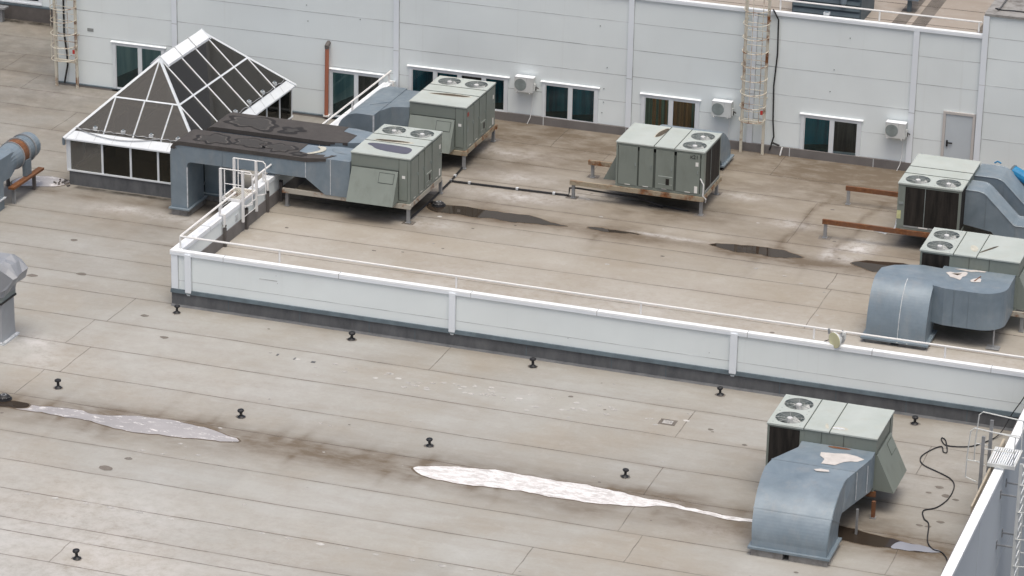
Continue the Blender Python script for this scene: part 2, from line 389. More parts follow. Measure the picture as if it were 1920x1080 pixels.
# ------------------------------------------------------------ roof decks with baked stain and painted shade shapes
def vnoise(x, y, sc, seed):
    rs = np.random.RandomState(seed); T = rs.rand(64, 64)
    X = x*sc; Y = y*sc; xi = np.floor(X).astype(int); yi = np.floor(Y).astype(int)
    fx = X-xi; fy = Y-yi; fx = fx*fx*(3-2*fx); fy = fy*fy*(3-2*fy)
    g = lambda a, b: T[a % 64, b % 64]
    return (g(xi, yi)*(1-fx)+g(xi+1, yi)*fx)*(1-fy)+(g(xi, yi+1)*(1-fx)+g(xi+1, yi+1)*fx)*fy
def fb(x, y, sc, seed): return (vnoise(x, y, sc, seed)+.5*vnoise(x, y, sc*2.1, seed+1)+.25*vnoise(x, y, sc*4.3, seed+2))/1.75
def G(x, y, cx, cy, sx, sy): return np.exp(-((x-cx)/sx)**2-((y-cy)/sy)**2)
def deck(name, rects, z, step, fn, mat, extra, laps):
    xs0 = min(r[0] for r in rects); ys0 = min(r[2] for r in rects)
    xs1 = max(r[1] for r in rects); ys1 = max(r[3] for r in rects)
    xb = sorted(set([r[0] for r in rects]+[r[1] for r in rects])); yb = sorted(set([r[2] for r in rects]+[r[3] for r in rects]))
    def ax(bs, step):
        o = []
        for a, b in zip(bs[:-1], bs[1:]):
            n = max(1, int(round((b-a)/step))); o += list(np.linspace(a, b, n, endpoint=False))
        return np.array(o+[bs[-1]])
    X = ax(xb, step*1.15); Y = ax(yb, step*.7)
    gx, gy = np.meshgrid(X, Y); nx = len(X)
    cx = (X[:-1]+X[1:])/2; cy = (Y[:-1]+Y[1:])/2; CX, CY = np.meshgrid(cx, cy)
    ok = np.zeros(CX.shape, bool)
    for r in rects: ok |= (CX > r[0]) & (CX < r[1]) & (CY > r[2]) & (CY < r[3])
    jj, ii = np.nonzero(ok); b = jj*nx+ii
    F = np.stack([b, b+1, b+1+nx, b+nx], 1)
    V = np.stack([gx.ravel(), gy.ravel(), np.full(gx.size, z)], 1)
    used = np.unique(F); remap = np.full(len(V), -1); remap[used] = np.arange(len(used)); V = V[used]; F = remap[F]
    nb = len(V); d, p, wet_shade = fn(V[:, 0], V[:, 1])
    ys_ = np.array(sorted(laps)); k_ = np.searchsorted(ys_, V[:, 1]); rs_ = np.random.RandomState(4)
    tt = rs_.uniform(-1, 1, (len(ys_)+2, 40)); xc = np.floor((V[:, 0]+40+3.7*(k_ % 5))/9.7).astype(int) % 40
    tn = 1+.042*tt[k_, xc]*(1-.5*(V[:, 0] < 0))
    nz = fb(V[:, 0], V[:, 1], .9, 61)
    for yk in ys_:
        q = V[:, 1]-yk; d = d+.16*np.exp(-(q/.11)**2)*nz*1.5+.07*np.exp(-np.clip(q, 0, 9)/.35)*(q > 0)*nz
    ev = np.array(extra.v) if extra.v else np.zeros((0, 3))
    me = bpy.data.meshes.new(name)
    me.from_pydata(list(map(tuple, V))+list(map(tuple, ev)), [], [tuple(f) for f in F.tolist()]+[tuple(k+nb for k in f) for f in extra.f])
    me.materials.append(M[mat])
    for k in extra.mats: me.materials.append(M[k])
    me.polygons.foreach_set('material_index', [0]*len(F)+[k+1 for k in extra.mi])
    for nm, arr in (('dirt', np.clip(d, 0, 1)), ('pale', np.clip(p, 0, 1)), ('wet', np.clip(wet_shade, 0, 1)), ('tone', tn)):  # 'dirt' and 'wet' also hold painted shade
        a = me.attributes.new(nm, 'FLOAT', 'POINT'); a.data.foreach_set('value', np.concatenate([arr, np.ones(len(ev))*(nm == 'tone')]).astype(np.float32))
    me.update(); o = bpy.data.objects.new(name, me); COL.objects.link(o); return tag(o, kind='structure')

def seam_y(mb, y, x0, x1, z, wd=.042, key='seam'):
    n = max(2, int((x1-x0)/1.5)); pts = []; rs = random.Random(int(y*100)+int(x0*7))
    off = [rs.uniform(-.025, .025) for _ in range(n+1)]
    top = [(x0+(x1-x0)*i/n, y+off[i]+wd/2, z+.004) for i in range(n+1)]
    bot = [(x0+(x1-x0)*i/n, y+off[i]-wd/2, z+.004) for i in range(n+1)]
    mb.loft([bot, top], key, caps=False, closed=False)
def seam_x(mb, x, y0, y1, z, wd=.03, key='seam'):
    n = 4; rs = random.Random(int(x*100)+int(y0*7)); off = [rs.uniform(-.02, .02) for _ in range(n+1)]
    mb.loft([[(x+off[i]-wd/2, y0+(y1-y0)*i/n, z+.004) for i in range(n+1)], [(x+off[i]+wd/2, y0+(y1-y0)*i/n, z+.004) for i in range(n+1)]], key, caps=False, closed=False)
def blob(mb, x, y, r, z, key, asp=1.0, n=9):
    mb.poly([(x+r*asp*math.cos(2*math.pi*k/n)*random.uniform(.75, 1.2), y+r*math.sin(2*math.pi*k/n)*random.uniform(.75, 1.2), z) for k in range(n)], [tuple(range(n))], key)

STREAKS = [(x, random.uniform(.06, .2), random.uniform(.5, 1.5), random.uniform(.25, .7), random.choice((-1, 1, 1))) for x in
           [random.uniform(-3, 22) for _ in range(46)]]
def lower_fn(x, y):
    n1 = fb(x, y, .5, 1); n2 = fb(x, y, 1.6, 5)
    vy = -8.85+.15*np.sin(x*.4)
    d = .42*np.exp(-((y-vy)/.7)**2)*(.35+.8*n1)*(x < 27)
    d += .30*np.exp(-((y-vy)/2.2)**2)*n1
    for sx, w_, ln, a, sg in STREAKS:
        t = (y-vy)*sg; d += a*1.0*np.exp(-((x-sx-.12*t)/w_)**2)*(t > .2)*np.exp(-np.clip(t-.2, 0, 9)/ln*1.6)
    d += .42*G(x, y, 8.9, -8.8, 2.6, .75)*(.5+n2)
    d += .5*G(x, y, 2.5, -8.35, 4.2, .55)*(.3+n2)+.5*G(x, y, 16, -8.0, 5, .45)*(.3+n2)+.45*G(x, y, 16, -9.6, 5, .5)*n2*1.5+.4*G(x, y, 2.6, -9.7, 4, .5)*n2*1.5
    d += .5*G(x, y, 21, -9.3, 1.6, .8)*(.4+n2)+.55*G(x, y, 25.5, -8.6, 1.8, .9)*(.4+n2)+.45*G(x, y, 22.5, -6.5, 2.3, 1.6)*(.4+n2)  # last term: dirt under the unit with contact shade painted in
    d += .35*np.exp(-((y+.15)/.35)**2)*(x > 0)*(.3+n1)  # dirt and painted contact shade along the parapet foot
    d += .30*np.clip((x-16)/10, 0, 1)*n1*(y < 0)
    d += .22*np.clip((y+7)/8, 0, 1)*n1
    d += .45*np.exp(-((y-8.2)/.7)**2)*(x < 0)*(x > -9.5)*(.4+n2)+.3*G(x, y, -3.5, 6.5, 2.5, 1.5)*n2*1.6
    d += .22*np.clip((y-11)/8, 0, 1)*(x < 0)*(.3+n1)
    p = .55*G(x, y, -2.6, -4.4, .7, .5)+.5*G(x, y, -1.9, -5.6, 1.2, .6)*n2*1.6
    p += .75*np.clip((-10-y)/7, 0, 1)*(.3+n1)*np.clip((14-x)/12, 0, 1)+.25*G(x, y, 2, -5, 6, 3)*n1
    p += .7*G(x, y, -4.5, 7.2, 1.5, .45)*n2*1.5+.5*G(x, y, -2.2, 7.2, .8, .6)
    p += .4*G(x, y, -12.5, 18, 2, .8)*n2+.25*G(x, y, 25, -4, 2, 2)*n2+.3*G(x, y, 20.5, -9.8, 1.2, .6)*n2
    wet_shade = .85*np.exp(-((y-8.72)/.16)**2)*((x > -7.6) & (x < -3.9))+.5*G(x, y, -2.9, 8.6, .7, .9)+.55*G(x, y, -1.8, 9.5, 1.5, 1.2)  # wet stains, plus painted shade below the crossing ducts
    wet_shade += 1.1*np.exp(-((y-25.75)/.28)**2)*(x < -13.4)+.26*np.clip((y-9)/8, 0, 1)*(x < 0)*(.4+n1)+.07*np.clip((y+2)/6, 0, 1)*(x < 0)+.4*G(x, y, 24.2, -7.6, .5, .3)+.35*G(x, y, -9.2, 8.0, .8, .25)
    return d, p, wet_shade
def upper_fn(x, y):
    n1 = fb(x, y, .5, 21); n2 = fb(x, y, 1.6, 25)
    vy = 9.3-.02*x
    d = .65*np.exp(-((y-vy)/.45)**2)*(.4+.9*n1)+.28*np.exp(-((y-vy)/1.6)**2)*n1
    d += 1.0*np.clip((y-9.5)/7, 0, 1)*(.35+n1)
    rs = random.Random(5)
    for _ in range(34):
        sx = rs.uniform(4, 24); w_ = rs.uniform(.06, .2); ln = rs.uniform(.4, 1.6); sg = rs.choice((-1, 1)); t = (y-vy)*sg
        d += rs.uniform(.15, .45)*np.exp(-((x-sx-.1*t)/w_)**2)*(t > .25)*np.exp(-np.clip(t-.25, 0, 9)/ln*1.6)
    d += .5*G(x, y, 12.5, 11.6, 2.2, .5)*n2*1.5+.55*G(x, y, 3, 7.3, 2.6, .5)*n2*1.5+.5*G(x, y, 22, 10.6, 2, .5)*n2*1.5  # dirt at the units' feet, contact shade painted in
    for sx, a in ((17.1, .5), (18.9, .45)):
        d += a*np.exp(-((x-sx-(y-12)*.06-.12*np.sin(y*2.2))/.12)**2)*(y > 9.9)*(y < 15.5)
    d += .3*np.exp(-((y-.5)/.3)**2)
    p = .6*G(x, y, 5.5, 7.8, 1.0, .5)*n2*1.5+.5*G(x, y, 7.4, 11.4, 1.8, .6)*n2*1.6+.45*G(x, y, 6.8, 13.2, 1.2, .5)*n2*1.5
    p += .55*G(x, y, 19.6, 11.2, .5, .9)*n2*1.8+.55*G(x, y, 13.6, 9.5, .9, .13)+.5*G(x, y, 12.6, 9.6, .6, .1)+.35*G(x, y, 19.3, 9.7, .5, .4)
    p += .5*G(x, y, 18.6, 9.9, .25, .5)+.6*G(x, y, 19.0, 10.9, .6, .5)*n2*1.3+.45*G(x, y, 14.6, 14.2, .9, .4)*n2*1.3+.5*G(x, y, 10.5, 12.6, 1.0, .35)*n2*1.3+.4*G(x, y, 5.6, 15.5, 1.5, .5)*n2*1.6+.4*G(x, y, 16.8, 12.2, .8, .5)*n2*1.5
    p += .5*np.clip((6.5-y)/5, 0, 1)*n1+.3*G(x, y, 9.2, 12.2, .8, .5)
    for cx_, sx_ in ((7.2, 2.4), (11.6, 1.2), (16.4, 2.0), (20.6, 1.6)): d += .55*G(x, y, cx_, 9.3, sx_, .62)*(.3+n2)
    d += .35*np.exp(-((y-10.6)/1.3)**2)*n1*n2*2
    wet_shade = .95*G(x, y, 3.4, 9.2, 2.2, 1.35)+.85*G(x, y, 3.9, 14.2, 1.6, 1.2)+.75*G(x, y, 12.8, 12.5, 1.5, .55)+.7*G(x, y, 22.2, 12.0, 1.6, .8)+.5*G(x, y, 24, 4.6, 1.5, .8)+.6*G(x, y, 1.2, 9.2, .9, 1.4)  # damp below the units and ducts, their undershade painted in
    return d, p, wet_shade
ex = MB()
for y in (-2.05, -4.1, -6.2): seam_y(ex, y, -30, 27.1, 0)
for y in (-8.15, -10.6, -12.35, -14.07, -15.7, -16.43, -17.74, -19.8, -21.9, -24): seam_y(ex, y, -30, 27.1, 0)
for y in (0.0, 1.32, 2.93, 4.65, 6.25, 8.0, 9.9, 11.8, 13.95, 16.08, 17.9): seam_y(ex, y, -30, -.02 if y < 8 or y > 17.2 else -8.1, 0)
for y in (19.7, 21.8, 23.8): seam_y(ex, y, -30, -13.5, 0)
for x, a, b in ((-1.3, 0, -2.05), (-1.7, -2.05, -4.1), (-.86, -4.1, -6.2), (-1.35, -6.2, -8.15), (4.57, -16.43, -17.74), (9.3, 0, -2.05), (17.6, -2.05, -4.1),
                (17.88, -6.2, -8.15), (17.88, -8.9, -10.6), (18.6, -10.6, -12.35), (16.1, -12.35, -14.07), (-11.2, 16.08, 13.95), (-14.5, 17.9, 19.7), (-16.2, 21.8, 19.7), (-9.8, 1.32, 2.93), (24.6, -2.05, -4.1), (25.2, -8.9, -10.6)):
    seam_x(ex, x, min(a, b), max(a, b), 0)
for i in range(24): 
    if random.random() < .85: blob(ex, .4+i*.86+random.uniform(-.08, .08), -14.22+random.uniform(-.05, .05), random.uniform(.05, .085), .008, 'speck', 1.5)
for i in range(62): blob(ex, random.gauss(11.5, 3.2), -3.0+random.gauss(0, .36), random.uniform(.04, .08), .008, 'speck', 1.5)
for i in range(26): blob(ex, random.uniform(1, 27), random.uniform(-14, -1), random.uniform(.02, .05), .008, 'speck', 1.5)
for i in range(9): blob(ex, random.uniform(1.5, 7), -10.2+random.gauss(0, .5), random.uniform(.03, .06), .008, 'speck', 1.5)
for x, y, r in ((3.4, -11.9, .16), (3.7, -11.1, .09), (13.9, -2.4, .06), (17.1, -3.3, .0), (18.4, -3.2, .07), (19.6, -3.9, .06),
                (25.4, -4.7, .09), (25.7, -5.2, .11), (25.2, -5.15, .06), (26.0, -5.35, .07), (25.9, -6.9, .08), (25.4, -7.3, .07), (25.65, -7.3, .07), (-5.2, .6, .13), (-3.8, 1.3, .12), (-5.4, 4.0, .1), (-.4, -1.2, .1), (.9, -2.6, .1)):
    if r: blob(ex, x, y, r, .008, 'dspeck', 1.4)
for i in range(24): blob(ex, random.uniform(-14, 26), random.uniform(-18, 17), random.uniform(.02, .05), .008, 'dspeck', 1.4) if not (random.random() < 0) else None
for x_, y_, a_, c_ in ((4.62, -2.68, .06, .14), (5.22, -2.78, .05, .16), (5.8, -2.8, .13, .12)): ex.box(x_, x_+a_, y_, y_+c_, .004, .009, 'skirt')
ex.box(16.85, 17.35, -3.35, -2.95, .004, .007, 'dspeck'); ex.box(16.95, 17.25, -3.27, -3.03, .009, .012, 'speck')
# keep marks off the raised deck and the skylight
keep = [k for k, f in enumerate(ex.f) if not (sum(ex.v[i][0] for i in f)/len(f) > -.02 and sum(ex.v[i][1] for i in f)/len(f) > -.1) and not (-8.1 < sum(ex.v[i][0] for i in f)/len(f) < -3 and 8.8 < sum(ex.v[i][1] for i in f)/len(f) < 17.3)]
ex.f = [ex.f[k] for k in keep]; ex.mi = [ex.mi[k] for k in keep]
for vx_, vy_ in ((.41, -.62), (6.28, -.66), (12.14, -.66), (17.98, -.66), (23.82, -.64), (-.35, -7.3), (5.49, -7.3), (11.26, -7.22), (17.05, -7.2), (5.17, -17.3)): blob(ex, vx_, vy_, .145, .007, 'dspeck', 1.1, 12)  # dark discs painted as contact shade round the vents
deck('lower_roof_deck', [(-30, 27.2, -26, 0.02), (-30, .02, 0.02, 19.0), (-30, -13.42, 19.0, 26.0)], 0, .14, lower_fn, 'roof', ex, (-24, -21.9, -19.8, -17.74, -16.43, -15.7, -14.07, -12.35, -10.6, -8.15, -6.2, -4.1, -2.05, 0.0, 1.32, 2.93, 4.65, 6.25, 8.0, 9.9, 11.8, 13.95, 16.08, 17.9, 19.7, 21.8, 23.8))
ex = MB()
for y in (3.4, 5.22, 6.88, 8.35, 10.45, 12.45, 14.62, 16.7): seam_y(ex, y, .3, 40, U, .042)
for x, a, b in ((19.3, 6.88, 8.35), (19.45, 3.4, 6.88), (17.1, 10.45, 14.5), (9.1, 14.62, 16.7), (6.9, 16.7, 19), (14.9, 16.7, 18.9)): seam_x(ex, x, a, b, U)
for i in range(60): blob(ex, random.uniform(1, 24), random.uniform(2, 18), random.uniform(.02, .06), U+.008, random.choice(('speck', 'dspeck')), 1.5)
for x, y in ((13.75, 11.94), (18.15, 11.35), (13.65, 14.22), (9.28, 14.28), (9.25, 12.0), (5.02, 7.62), (25.15, 3.97), (4.8, 16.7)):
    ex.box(x-.2, x+.2, y-.17, y+.17, U+.003, U+.006, 'dspeck')
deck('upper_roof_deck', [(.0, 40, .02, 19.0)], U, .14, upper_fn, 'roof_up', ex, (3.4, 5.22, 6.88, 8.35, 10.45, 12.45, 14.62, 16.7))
g = MB(); g.poly([(-800, -800, -9.5), (900, -800, -9.5), (900, 900, -9.5), (-800, 900, -9.5)], [(0, 1, 2, 3)], 'asphalt'); struct('ground', g)

# puddles
def smooth_poly(pts, it=2):
    for _ in range(it):
        q = []
        for i in range(len(pts)):
            a = pts[i]; b = pts[(i+1) % len(pts)]
            q += [(a[0]*.75+b[0]*.25, a[1]*.75+b[1]*.25), (a[0]*.25+b[0]*.75, a[1]*.25+b[1]*.75)]
        pts = q
    return pts
def puddle(pts, z, key, grow=.035):
    p = smooth_poly(pts); cx = sum(a for a, b in p)/len(p); cy = sum(b for a, b in p)/len(p)
    rs = random.Random(int(cx*100))
    q = []
    for i in range(len(p)):
        a, b = p[i]; a2, b2 = p[(i+1) % len(p)]; n_ = max(1, int(math.hypot(a2-a, b2-b)/.14))
        q += [(a+(a2-a)*k/n_, b+(b2-b)*k/n_) for k in range(n_)]
    f1, f2, f3 = rs.uniform(0, 6), rs.uniform(0, 6), rs.uniform(0, 6)
    p = [(a+rs.uniform(-.015, .015), b+.022*math.sin(a*5.1+f1)+.016*math.sin(a*11.7+f2)+.03*math.sin(a*2.3+f3)*(b > cy)+rs.uniform(-.012, .012)) for a, b in q]
    mb = MB(); n = len(p)
    lx = max(a for a, b in p)-min(a for a, b in p)
    out_ = [(a+(a-cx)/lx*grow*3, b+(grow if b > cy+.02*(a-cx)*-1 else -grow)) for a, b in p]
    mb.poly([(a, b, z+.006) for a, b in out_], [tuple(range(n))], 'wetrim')
    mb.poly([(a, b, z+.011) for a, b in p], [tuple(range(n))], key)
    return tag(build('puddle', mb), kind='structure')
puddle([(-1.54, -8.69), (-.57, -8.67), (-.07, -8.71), (.71, -8.54), (1.05, -8.57), (1.45, -8.73), (2.34, -8.38), (3.4, -8.26), (4.63, -8.29), (5.0, -8.4), (6.17, -8.83), (6.04, -9.0), (4.93, -9.19), (3.39, -9.37), (2.57, -9.41), (1.65, -9.14), (1.0, -9.13), (-.35, -9.11), (-1.31, -9.13)], 0, 'w_pale')
puddle([(11.29, -8.86), (11.56, -8.56), (12.31, -8.27), (13.65, -8.12), (15.42, -8.12), (16.72, -8.17), (17.97, -8.32), (18.51, -8.38), (19.61, -8.58), (20.34, -8.56), (21.12, -8.61), (22.3, -8.62), (22.3, -8.85), (21.16, -8.77), (20.57, -8.86), (19.5, -8.71), (18.58, -8.62), (18.08, -8.92), (16.68, -9.21), (15.32, -9.2), (14.23, -9.13), (13.52, -9.28), (12.23, -9.33), (11.79, -9.17)], 0, 'w_white')
puddle([(22.9, -8.1), (23.34, -8.1), (24.13, -8.3), (25.04, -8.44), (25.72, -8.54), (26.5, -8.73), (25.81, -8.93), (25.06, -8.98), (24.3, -9.03), (23.52, -8.97), (22.9, -8.9)], 0, 'w_dark')  # dark piece paints the reflected unit and duct
puddle([(25.12, -8.45), (25.3, -8.47), (25.72, -8.54), (26.5, -8.73), (25.81, -8.93), (25.3, -8.97), (24.95, -8.98), (25.0, -8.7)], .006, 'w_skygrey', .0)  # grey-blue piece paints the reflected sky
puddle([(-1.7, -8.72), (-1.2, -8.68), (-.62, -8.66), (-.5, -8.85), (-.6, -9.08), (-1.31, -9.16), (-1.8, -9.1)], .006, 'w_dark', .03)  # dark tip paints a reflection onto the water
puddle([(-9.9, 9.0), (-9.19, 9.3), (-8.84, 9.35), (-8.1, 9.3), (-8.02, 8.75), (-8.6, 8.3), (-9.54, 8.1), (-9.93, 8.2)], 0, 'w_pale')
puddle([(4.88, 9.67), (5.66, 9.7), (6.44, 9.73), (7.24, 9.68), (8.23, 9.8), (8.64, 9.69), (9.38, 9.34), (10.2, 9.2), (9.0, 9.1), (8.28, 8.95), (7.8, 8.98), (7.29, 9.01), (6.92, 8.91), (6.08, 8.98), (5.17, 8.9)], U, 'w_dark')
puddle([(10.56, 9.41), (11.14, 9.5), (11.84, 9.47), (12.57, 9.45), (11.97, 9.3), (11.53, 9.23), (10.84, 9.25)], U, 'w_dark', .04)
puddle([(14.74, 9.37), (15.02, 9.54), (15.89, 9.75), (16.62, 9.69), (17.21, 9.75), (17.47, 9.55), (18.01, 9.35), (17.7, 9.13), (16.9, 8.97), (16.55, 9.06), (15.98, 9.05), (15.66, 9.01), (15.1, 9.2)], U, 'w_dark')
puddle([(19.45, 9.39), (19.72, 9.72), (20.19, 9.9), (21.58, 9.95), (22.8, 9.8), (22.7, 9.2), (20.52, 8.94), (20.2, 8.93), (19.7, 9.2)], U, 'w_dark')

# ------------------------------------------------------------ rear building
RB = thing('panel_building', 'long white panel-clad building wall with windows behind the rooftop units', 'building', (0, WY, 0))
X0, X1 = -13.42, 21.55
TOPZ = 5.93
b = MB()
b.box(X0, X1, WY, WY+.25, 0, TOPZ, 'panel')                                   # long wall
b.box(X0, X0+.25, WY+.25, 26.0, 0, TOPZ, 'panel')
b.box(-40, X0+.24, 26.0, 26.25, 0, TOPZ, 'panel')
b.box(X1, 45, WY-.02, WY+.25, 0, 6.66, 'panel')                                # taller block on the right
b.box(X1, X1+.25, WY+.25, 45, 5, 6.66, 'panel')
for z in (1.02, 2.0, 2.99, 3.97, 4.96):
    b.box(X0, X1-.02, WY-.004, WY, z-.009, z+.009, 'joint')
    b.box(-40, X0, 25.996, 26, z-.009, z+.009, 'joint')
for z in (1.3, 2.27, 3.24, 4.2, 5.16, 5.9):
    b.box(X1+.1, 45, WY-.024, WY-.02, z-.009, z+.009, 'joint')
build('wall', b, RB)
b = MB(); b.box(X0, X1+.1, WY+.05, 60, 5.2, 5.4, 'roof_far'); b.box(-40, X0, 26.05, 60, 5.2, 5.4, 'roof_far'); b.box(X1+.25, 45, WY+.1, 60, 6.3, 6.58, 'conc')
for x in (15.5, 17.9, 18.6, 20.9): b.box(x, x+.5, 19.4, 40, 5.4, 5.404, 'dspeck')
for y in (21.3, 23.5, 26): b.box(X0, X1, y, y+.05, 5.405, 5.408, 'seam')
build('roof', b, RB)
for (a, c, yy) in ((X0-.03, X1, WY), ):
    b = MB(); b.box(a, c, yy-.06, yy+.14, TOPZ, TOPZ+.04, 'coping'); b.box(a, c, yy-.062, yy-.045, TOPZ-.09, TOPZ, 'trim')
    build('coping', b, RB)
b = MB(); b.box(X1-.04, 45, WY-.08, WY+.35, 6.66, 6.74, 'conc'); b.box(X1-.04, X1+.3, WY+.35, 45, 6.66, 6.74, 'conc'); build('coping', b, RB)
for x in (-8.56, .23, 9.06, 13.52, 19.23):
    b = MB(); b.box(x-.10, x+.10, WY-.06, WY-.004, (1.0 if x > 0 else 0.05), TOPZ-.02, 'trim')
    for z in (2.9,): b.box(x-.104, x+.104, WY-.063, WY-.06, z, z+.02, 'joint')
    b.box(x+.10, x+.112, WY-.05, WY-.004, (1.0 if x > 0 else 0.05), TOPZ-.02, 'joint')
    build('pilaster', b, RB)
b = MB(); b.box(X1-.06, X1+.14, WY-.09, WY-.024, .9, 6.65, 'trim'); b.box(X1+.14, X1+.155, WY-.08, WY-.024, .9, 6.65, 'joint'); b.box(X1-.06, X1+.14, WY-.093, WY-.09, 4.2, 4.22, 'joint'); build('pilaster', b, RB)
b = MB()
b.box(.32, 45, WY-.12, WY-.024, U, 1.10, 'skirt_in'); b.box(X0-.03, 0, WY-.10, WY-.004, 0, .07, 'skirt_in'); b.box(X0, -.02, WY-.104, WY-.004, .07, .10, 'flash')
b.box(-40, X0, 25.85, 25.996, 0, .58, 'post'); b.box(-40, X0, 25.84, 25.996, .58, .64, 'flash')
for x in (3, 5.9, 9, 12, 15, 18): b.box(x, x+.03, WY-.123, WY-.12, U, 1.1, 'joint')
build('skirting', b, RB)
def window(x0, x1, z0, z1, divs, rooms, y=WY, lab=None, rh=None):
    wn = MB()
    t = .09
    wn.box(x0, x1, y-.05, y-.004, z0, z0+t, 'wframe'); wn.box(x0, x1, y-.05, y-.004, z1-t, z1, 'wframe')
    wn.box(x0, x0+t*1.3, y-.05, y-.004, z0+t, z1-t, 'wframe'); wn.box(x1-t*1.3, x1, y-.05, y-.004, z0+t, z1-t, 'wframe')
    wn.box(x0+t*1.3, x0+t*1.3+.012, y-.054, y-.05, z0+t, z1-t, 'joint')
    for d in divs: wn.box(d-.05, d+.05, y-.047, y-.004, z0+t, z1-t, 'wframe')
    w_ = build('window', wn, RB)
    if lab: w_['label'] = lab
    xs = [x0+t*1.3]+list(divs)+[x1-t*1.3]
    for i in range(len(xs)-1):
        a = xs[i]+(.05 if i else .0); c = xs[i+1]-(.05 if i < len(xs)-2 else 0)
        p = MB()
        for q in ((a, a+.035), (c-.035, c)): p.box(q[0], q[1], y-.042, y-.008, z0+t, z1-t, 'wframe')
        p.box(a+.035, c-.035, y-.042, y-.008, z0+t, z0+t+.05, 'wframe'); p.box(a+.035, c-.035, y-.042, y-.008, z1-t-.04, z1-t, 'wframe')
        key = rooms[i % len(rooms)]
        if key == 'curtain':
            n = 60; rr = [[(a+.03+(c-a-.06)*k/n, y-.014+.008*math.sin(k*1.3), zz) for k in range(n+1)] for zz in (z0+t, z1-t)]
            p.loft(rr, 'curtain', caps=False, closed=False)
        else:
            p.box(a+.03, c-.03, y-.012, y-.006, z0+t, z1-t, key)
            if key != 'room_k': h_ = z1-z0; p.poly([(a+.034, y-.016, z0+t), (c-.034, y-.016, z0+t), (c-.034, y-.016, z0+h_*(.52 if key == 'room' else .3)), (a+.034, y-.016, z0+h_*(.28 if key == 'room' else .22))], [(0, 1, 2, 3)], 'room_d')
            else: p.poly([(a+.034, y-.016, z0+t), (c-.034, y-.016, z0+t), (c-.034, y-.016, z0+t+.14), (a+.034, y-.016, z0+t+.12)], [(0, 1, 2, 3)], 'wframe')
        pn = build('sash', p, w_, world=False)
        g_ = MB(); g_.box(a+.034, c-.034, y-.032, y-.028, z0+t+.045, z1-t-.035, 'wglass')
        # panes are sub-parts of the window
        pn_me = pn.data
        for vv in pn_me.vertices: vv.co -= Vector((0, WY, 0))
        o = build('pane', g_, w_, world=False)
        for vv in o.data.vertices: vv.co -= Vector((0, WY, 0))
    s_ = MB(); s_.hexa([(x0-.06, y-.08, z1-.015), (x1+.06, y-.08, z1-.015), (x1+.06, y-.004, z1+.002), (x0-.06, y-.004, z1+.002), (x0-.06, y-.075, z1+.006), (x1+.06, y-.075, z1+.006), (x1+.06, y-.004, z1+.028), (x0-.06, y-.004, z1+.028)], 'coping')
    o = build('lintel', s_, w_, world=False)
    for vv in o.data.vertices: vv.co -= Vector((0, WY, 0))
    s_ = MB(); s_.box(x0-.02, x1+.02, y-.10, y-.052, z0-.02, z0+.04, 'wframe')
    o = build('sill', s_, w_, world=False)
    for vv in o.data.vertices: vv.co -= Vector((0, WY, 0))
    return w_
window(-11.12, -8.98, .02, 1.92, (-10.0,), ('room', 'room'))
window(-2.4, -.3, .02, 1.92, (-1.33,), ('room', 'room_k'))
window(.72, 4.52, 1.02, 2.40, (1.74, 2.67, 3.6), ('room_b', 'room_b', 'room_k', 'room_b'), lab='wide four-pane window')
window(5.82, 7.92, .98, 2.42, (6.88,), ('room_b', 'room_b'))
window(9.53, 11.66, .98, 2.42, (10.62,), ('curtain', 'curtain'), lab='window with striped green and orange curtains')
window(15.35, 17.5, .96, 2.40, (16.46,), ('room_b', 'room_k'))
window(-21.0, -17.6, .69, 2.1, (-19.3,), ('room', 'room'), y=26.0)
d = MB(); d.box(20.44, 21.36, WY-.03, WY-.005, U+.05, 3.02, 'door')
dr = build('door', d, RB)
for q in ((20.34, 20.44), (21.36, 21.46)):
    pass
d = MB(); d.box(20.34, 20.435, WY-.06, WY-.005, U+.02, 3.12, 'doorf'); d.box(21.365, 21.46, WY-.06, WY-.005, U+.02, 3.12, 'doorf'); d.box(20.435, 21.365, WY-.06, WY-.005, 3.03, 3.12, 'doorf')
d.v = [(a, bb-WY, c) for a, bb, c in d.v]; build('door_frame', d, dr, world=False)
d = MB(); d.box(20.50, 20.56, WY-.07, WY-.03, 1.86, 2.08, 'black'); d.box(20.56, 20.72, WY-.09, WY-.06, 1.98, 2.02, 'black')
d.v = [(a, bb-WY, c) for a, bb, c in d.v]; build('handle', d, dr, world=False)
# small dark bolt heads and a plate on the wall
for x, z in ((7.9, 4.7), (8.2, 3.2), (8.1, 2.4), (8.1, 1.9), (16.9, 5.3), (16.4, 4.1), (-3.3, 4.2), (-3.25, 3.6), (-1.2, 3.9), (16.3, 3.3), (8.05, 1.5)):
    d = MB(); d.box(x, x+.04, WY-.02, WY-.005, z, z+.03, 'fan_dark'); build('bolt', d, RB)
d = MB(); d.box(-12.15, -11.9, WY-.012, WY-.005, 2.2, 2.32, 'wire'); build('name_plate', d, RB)

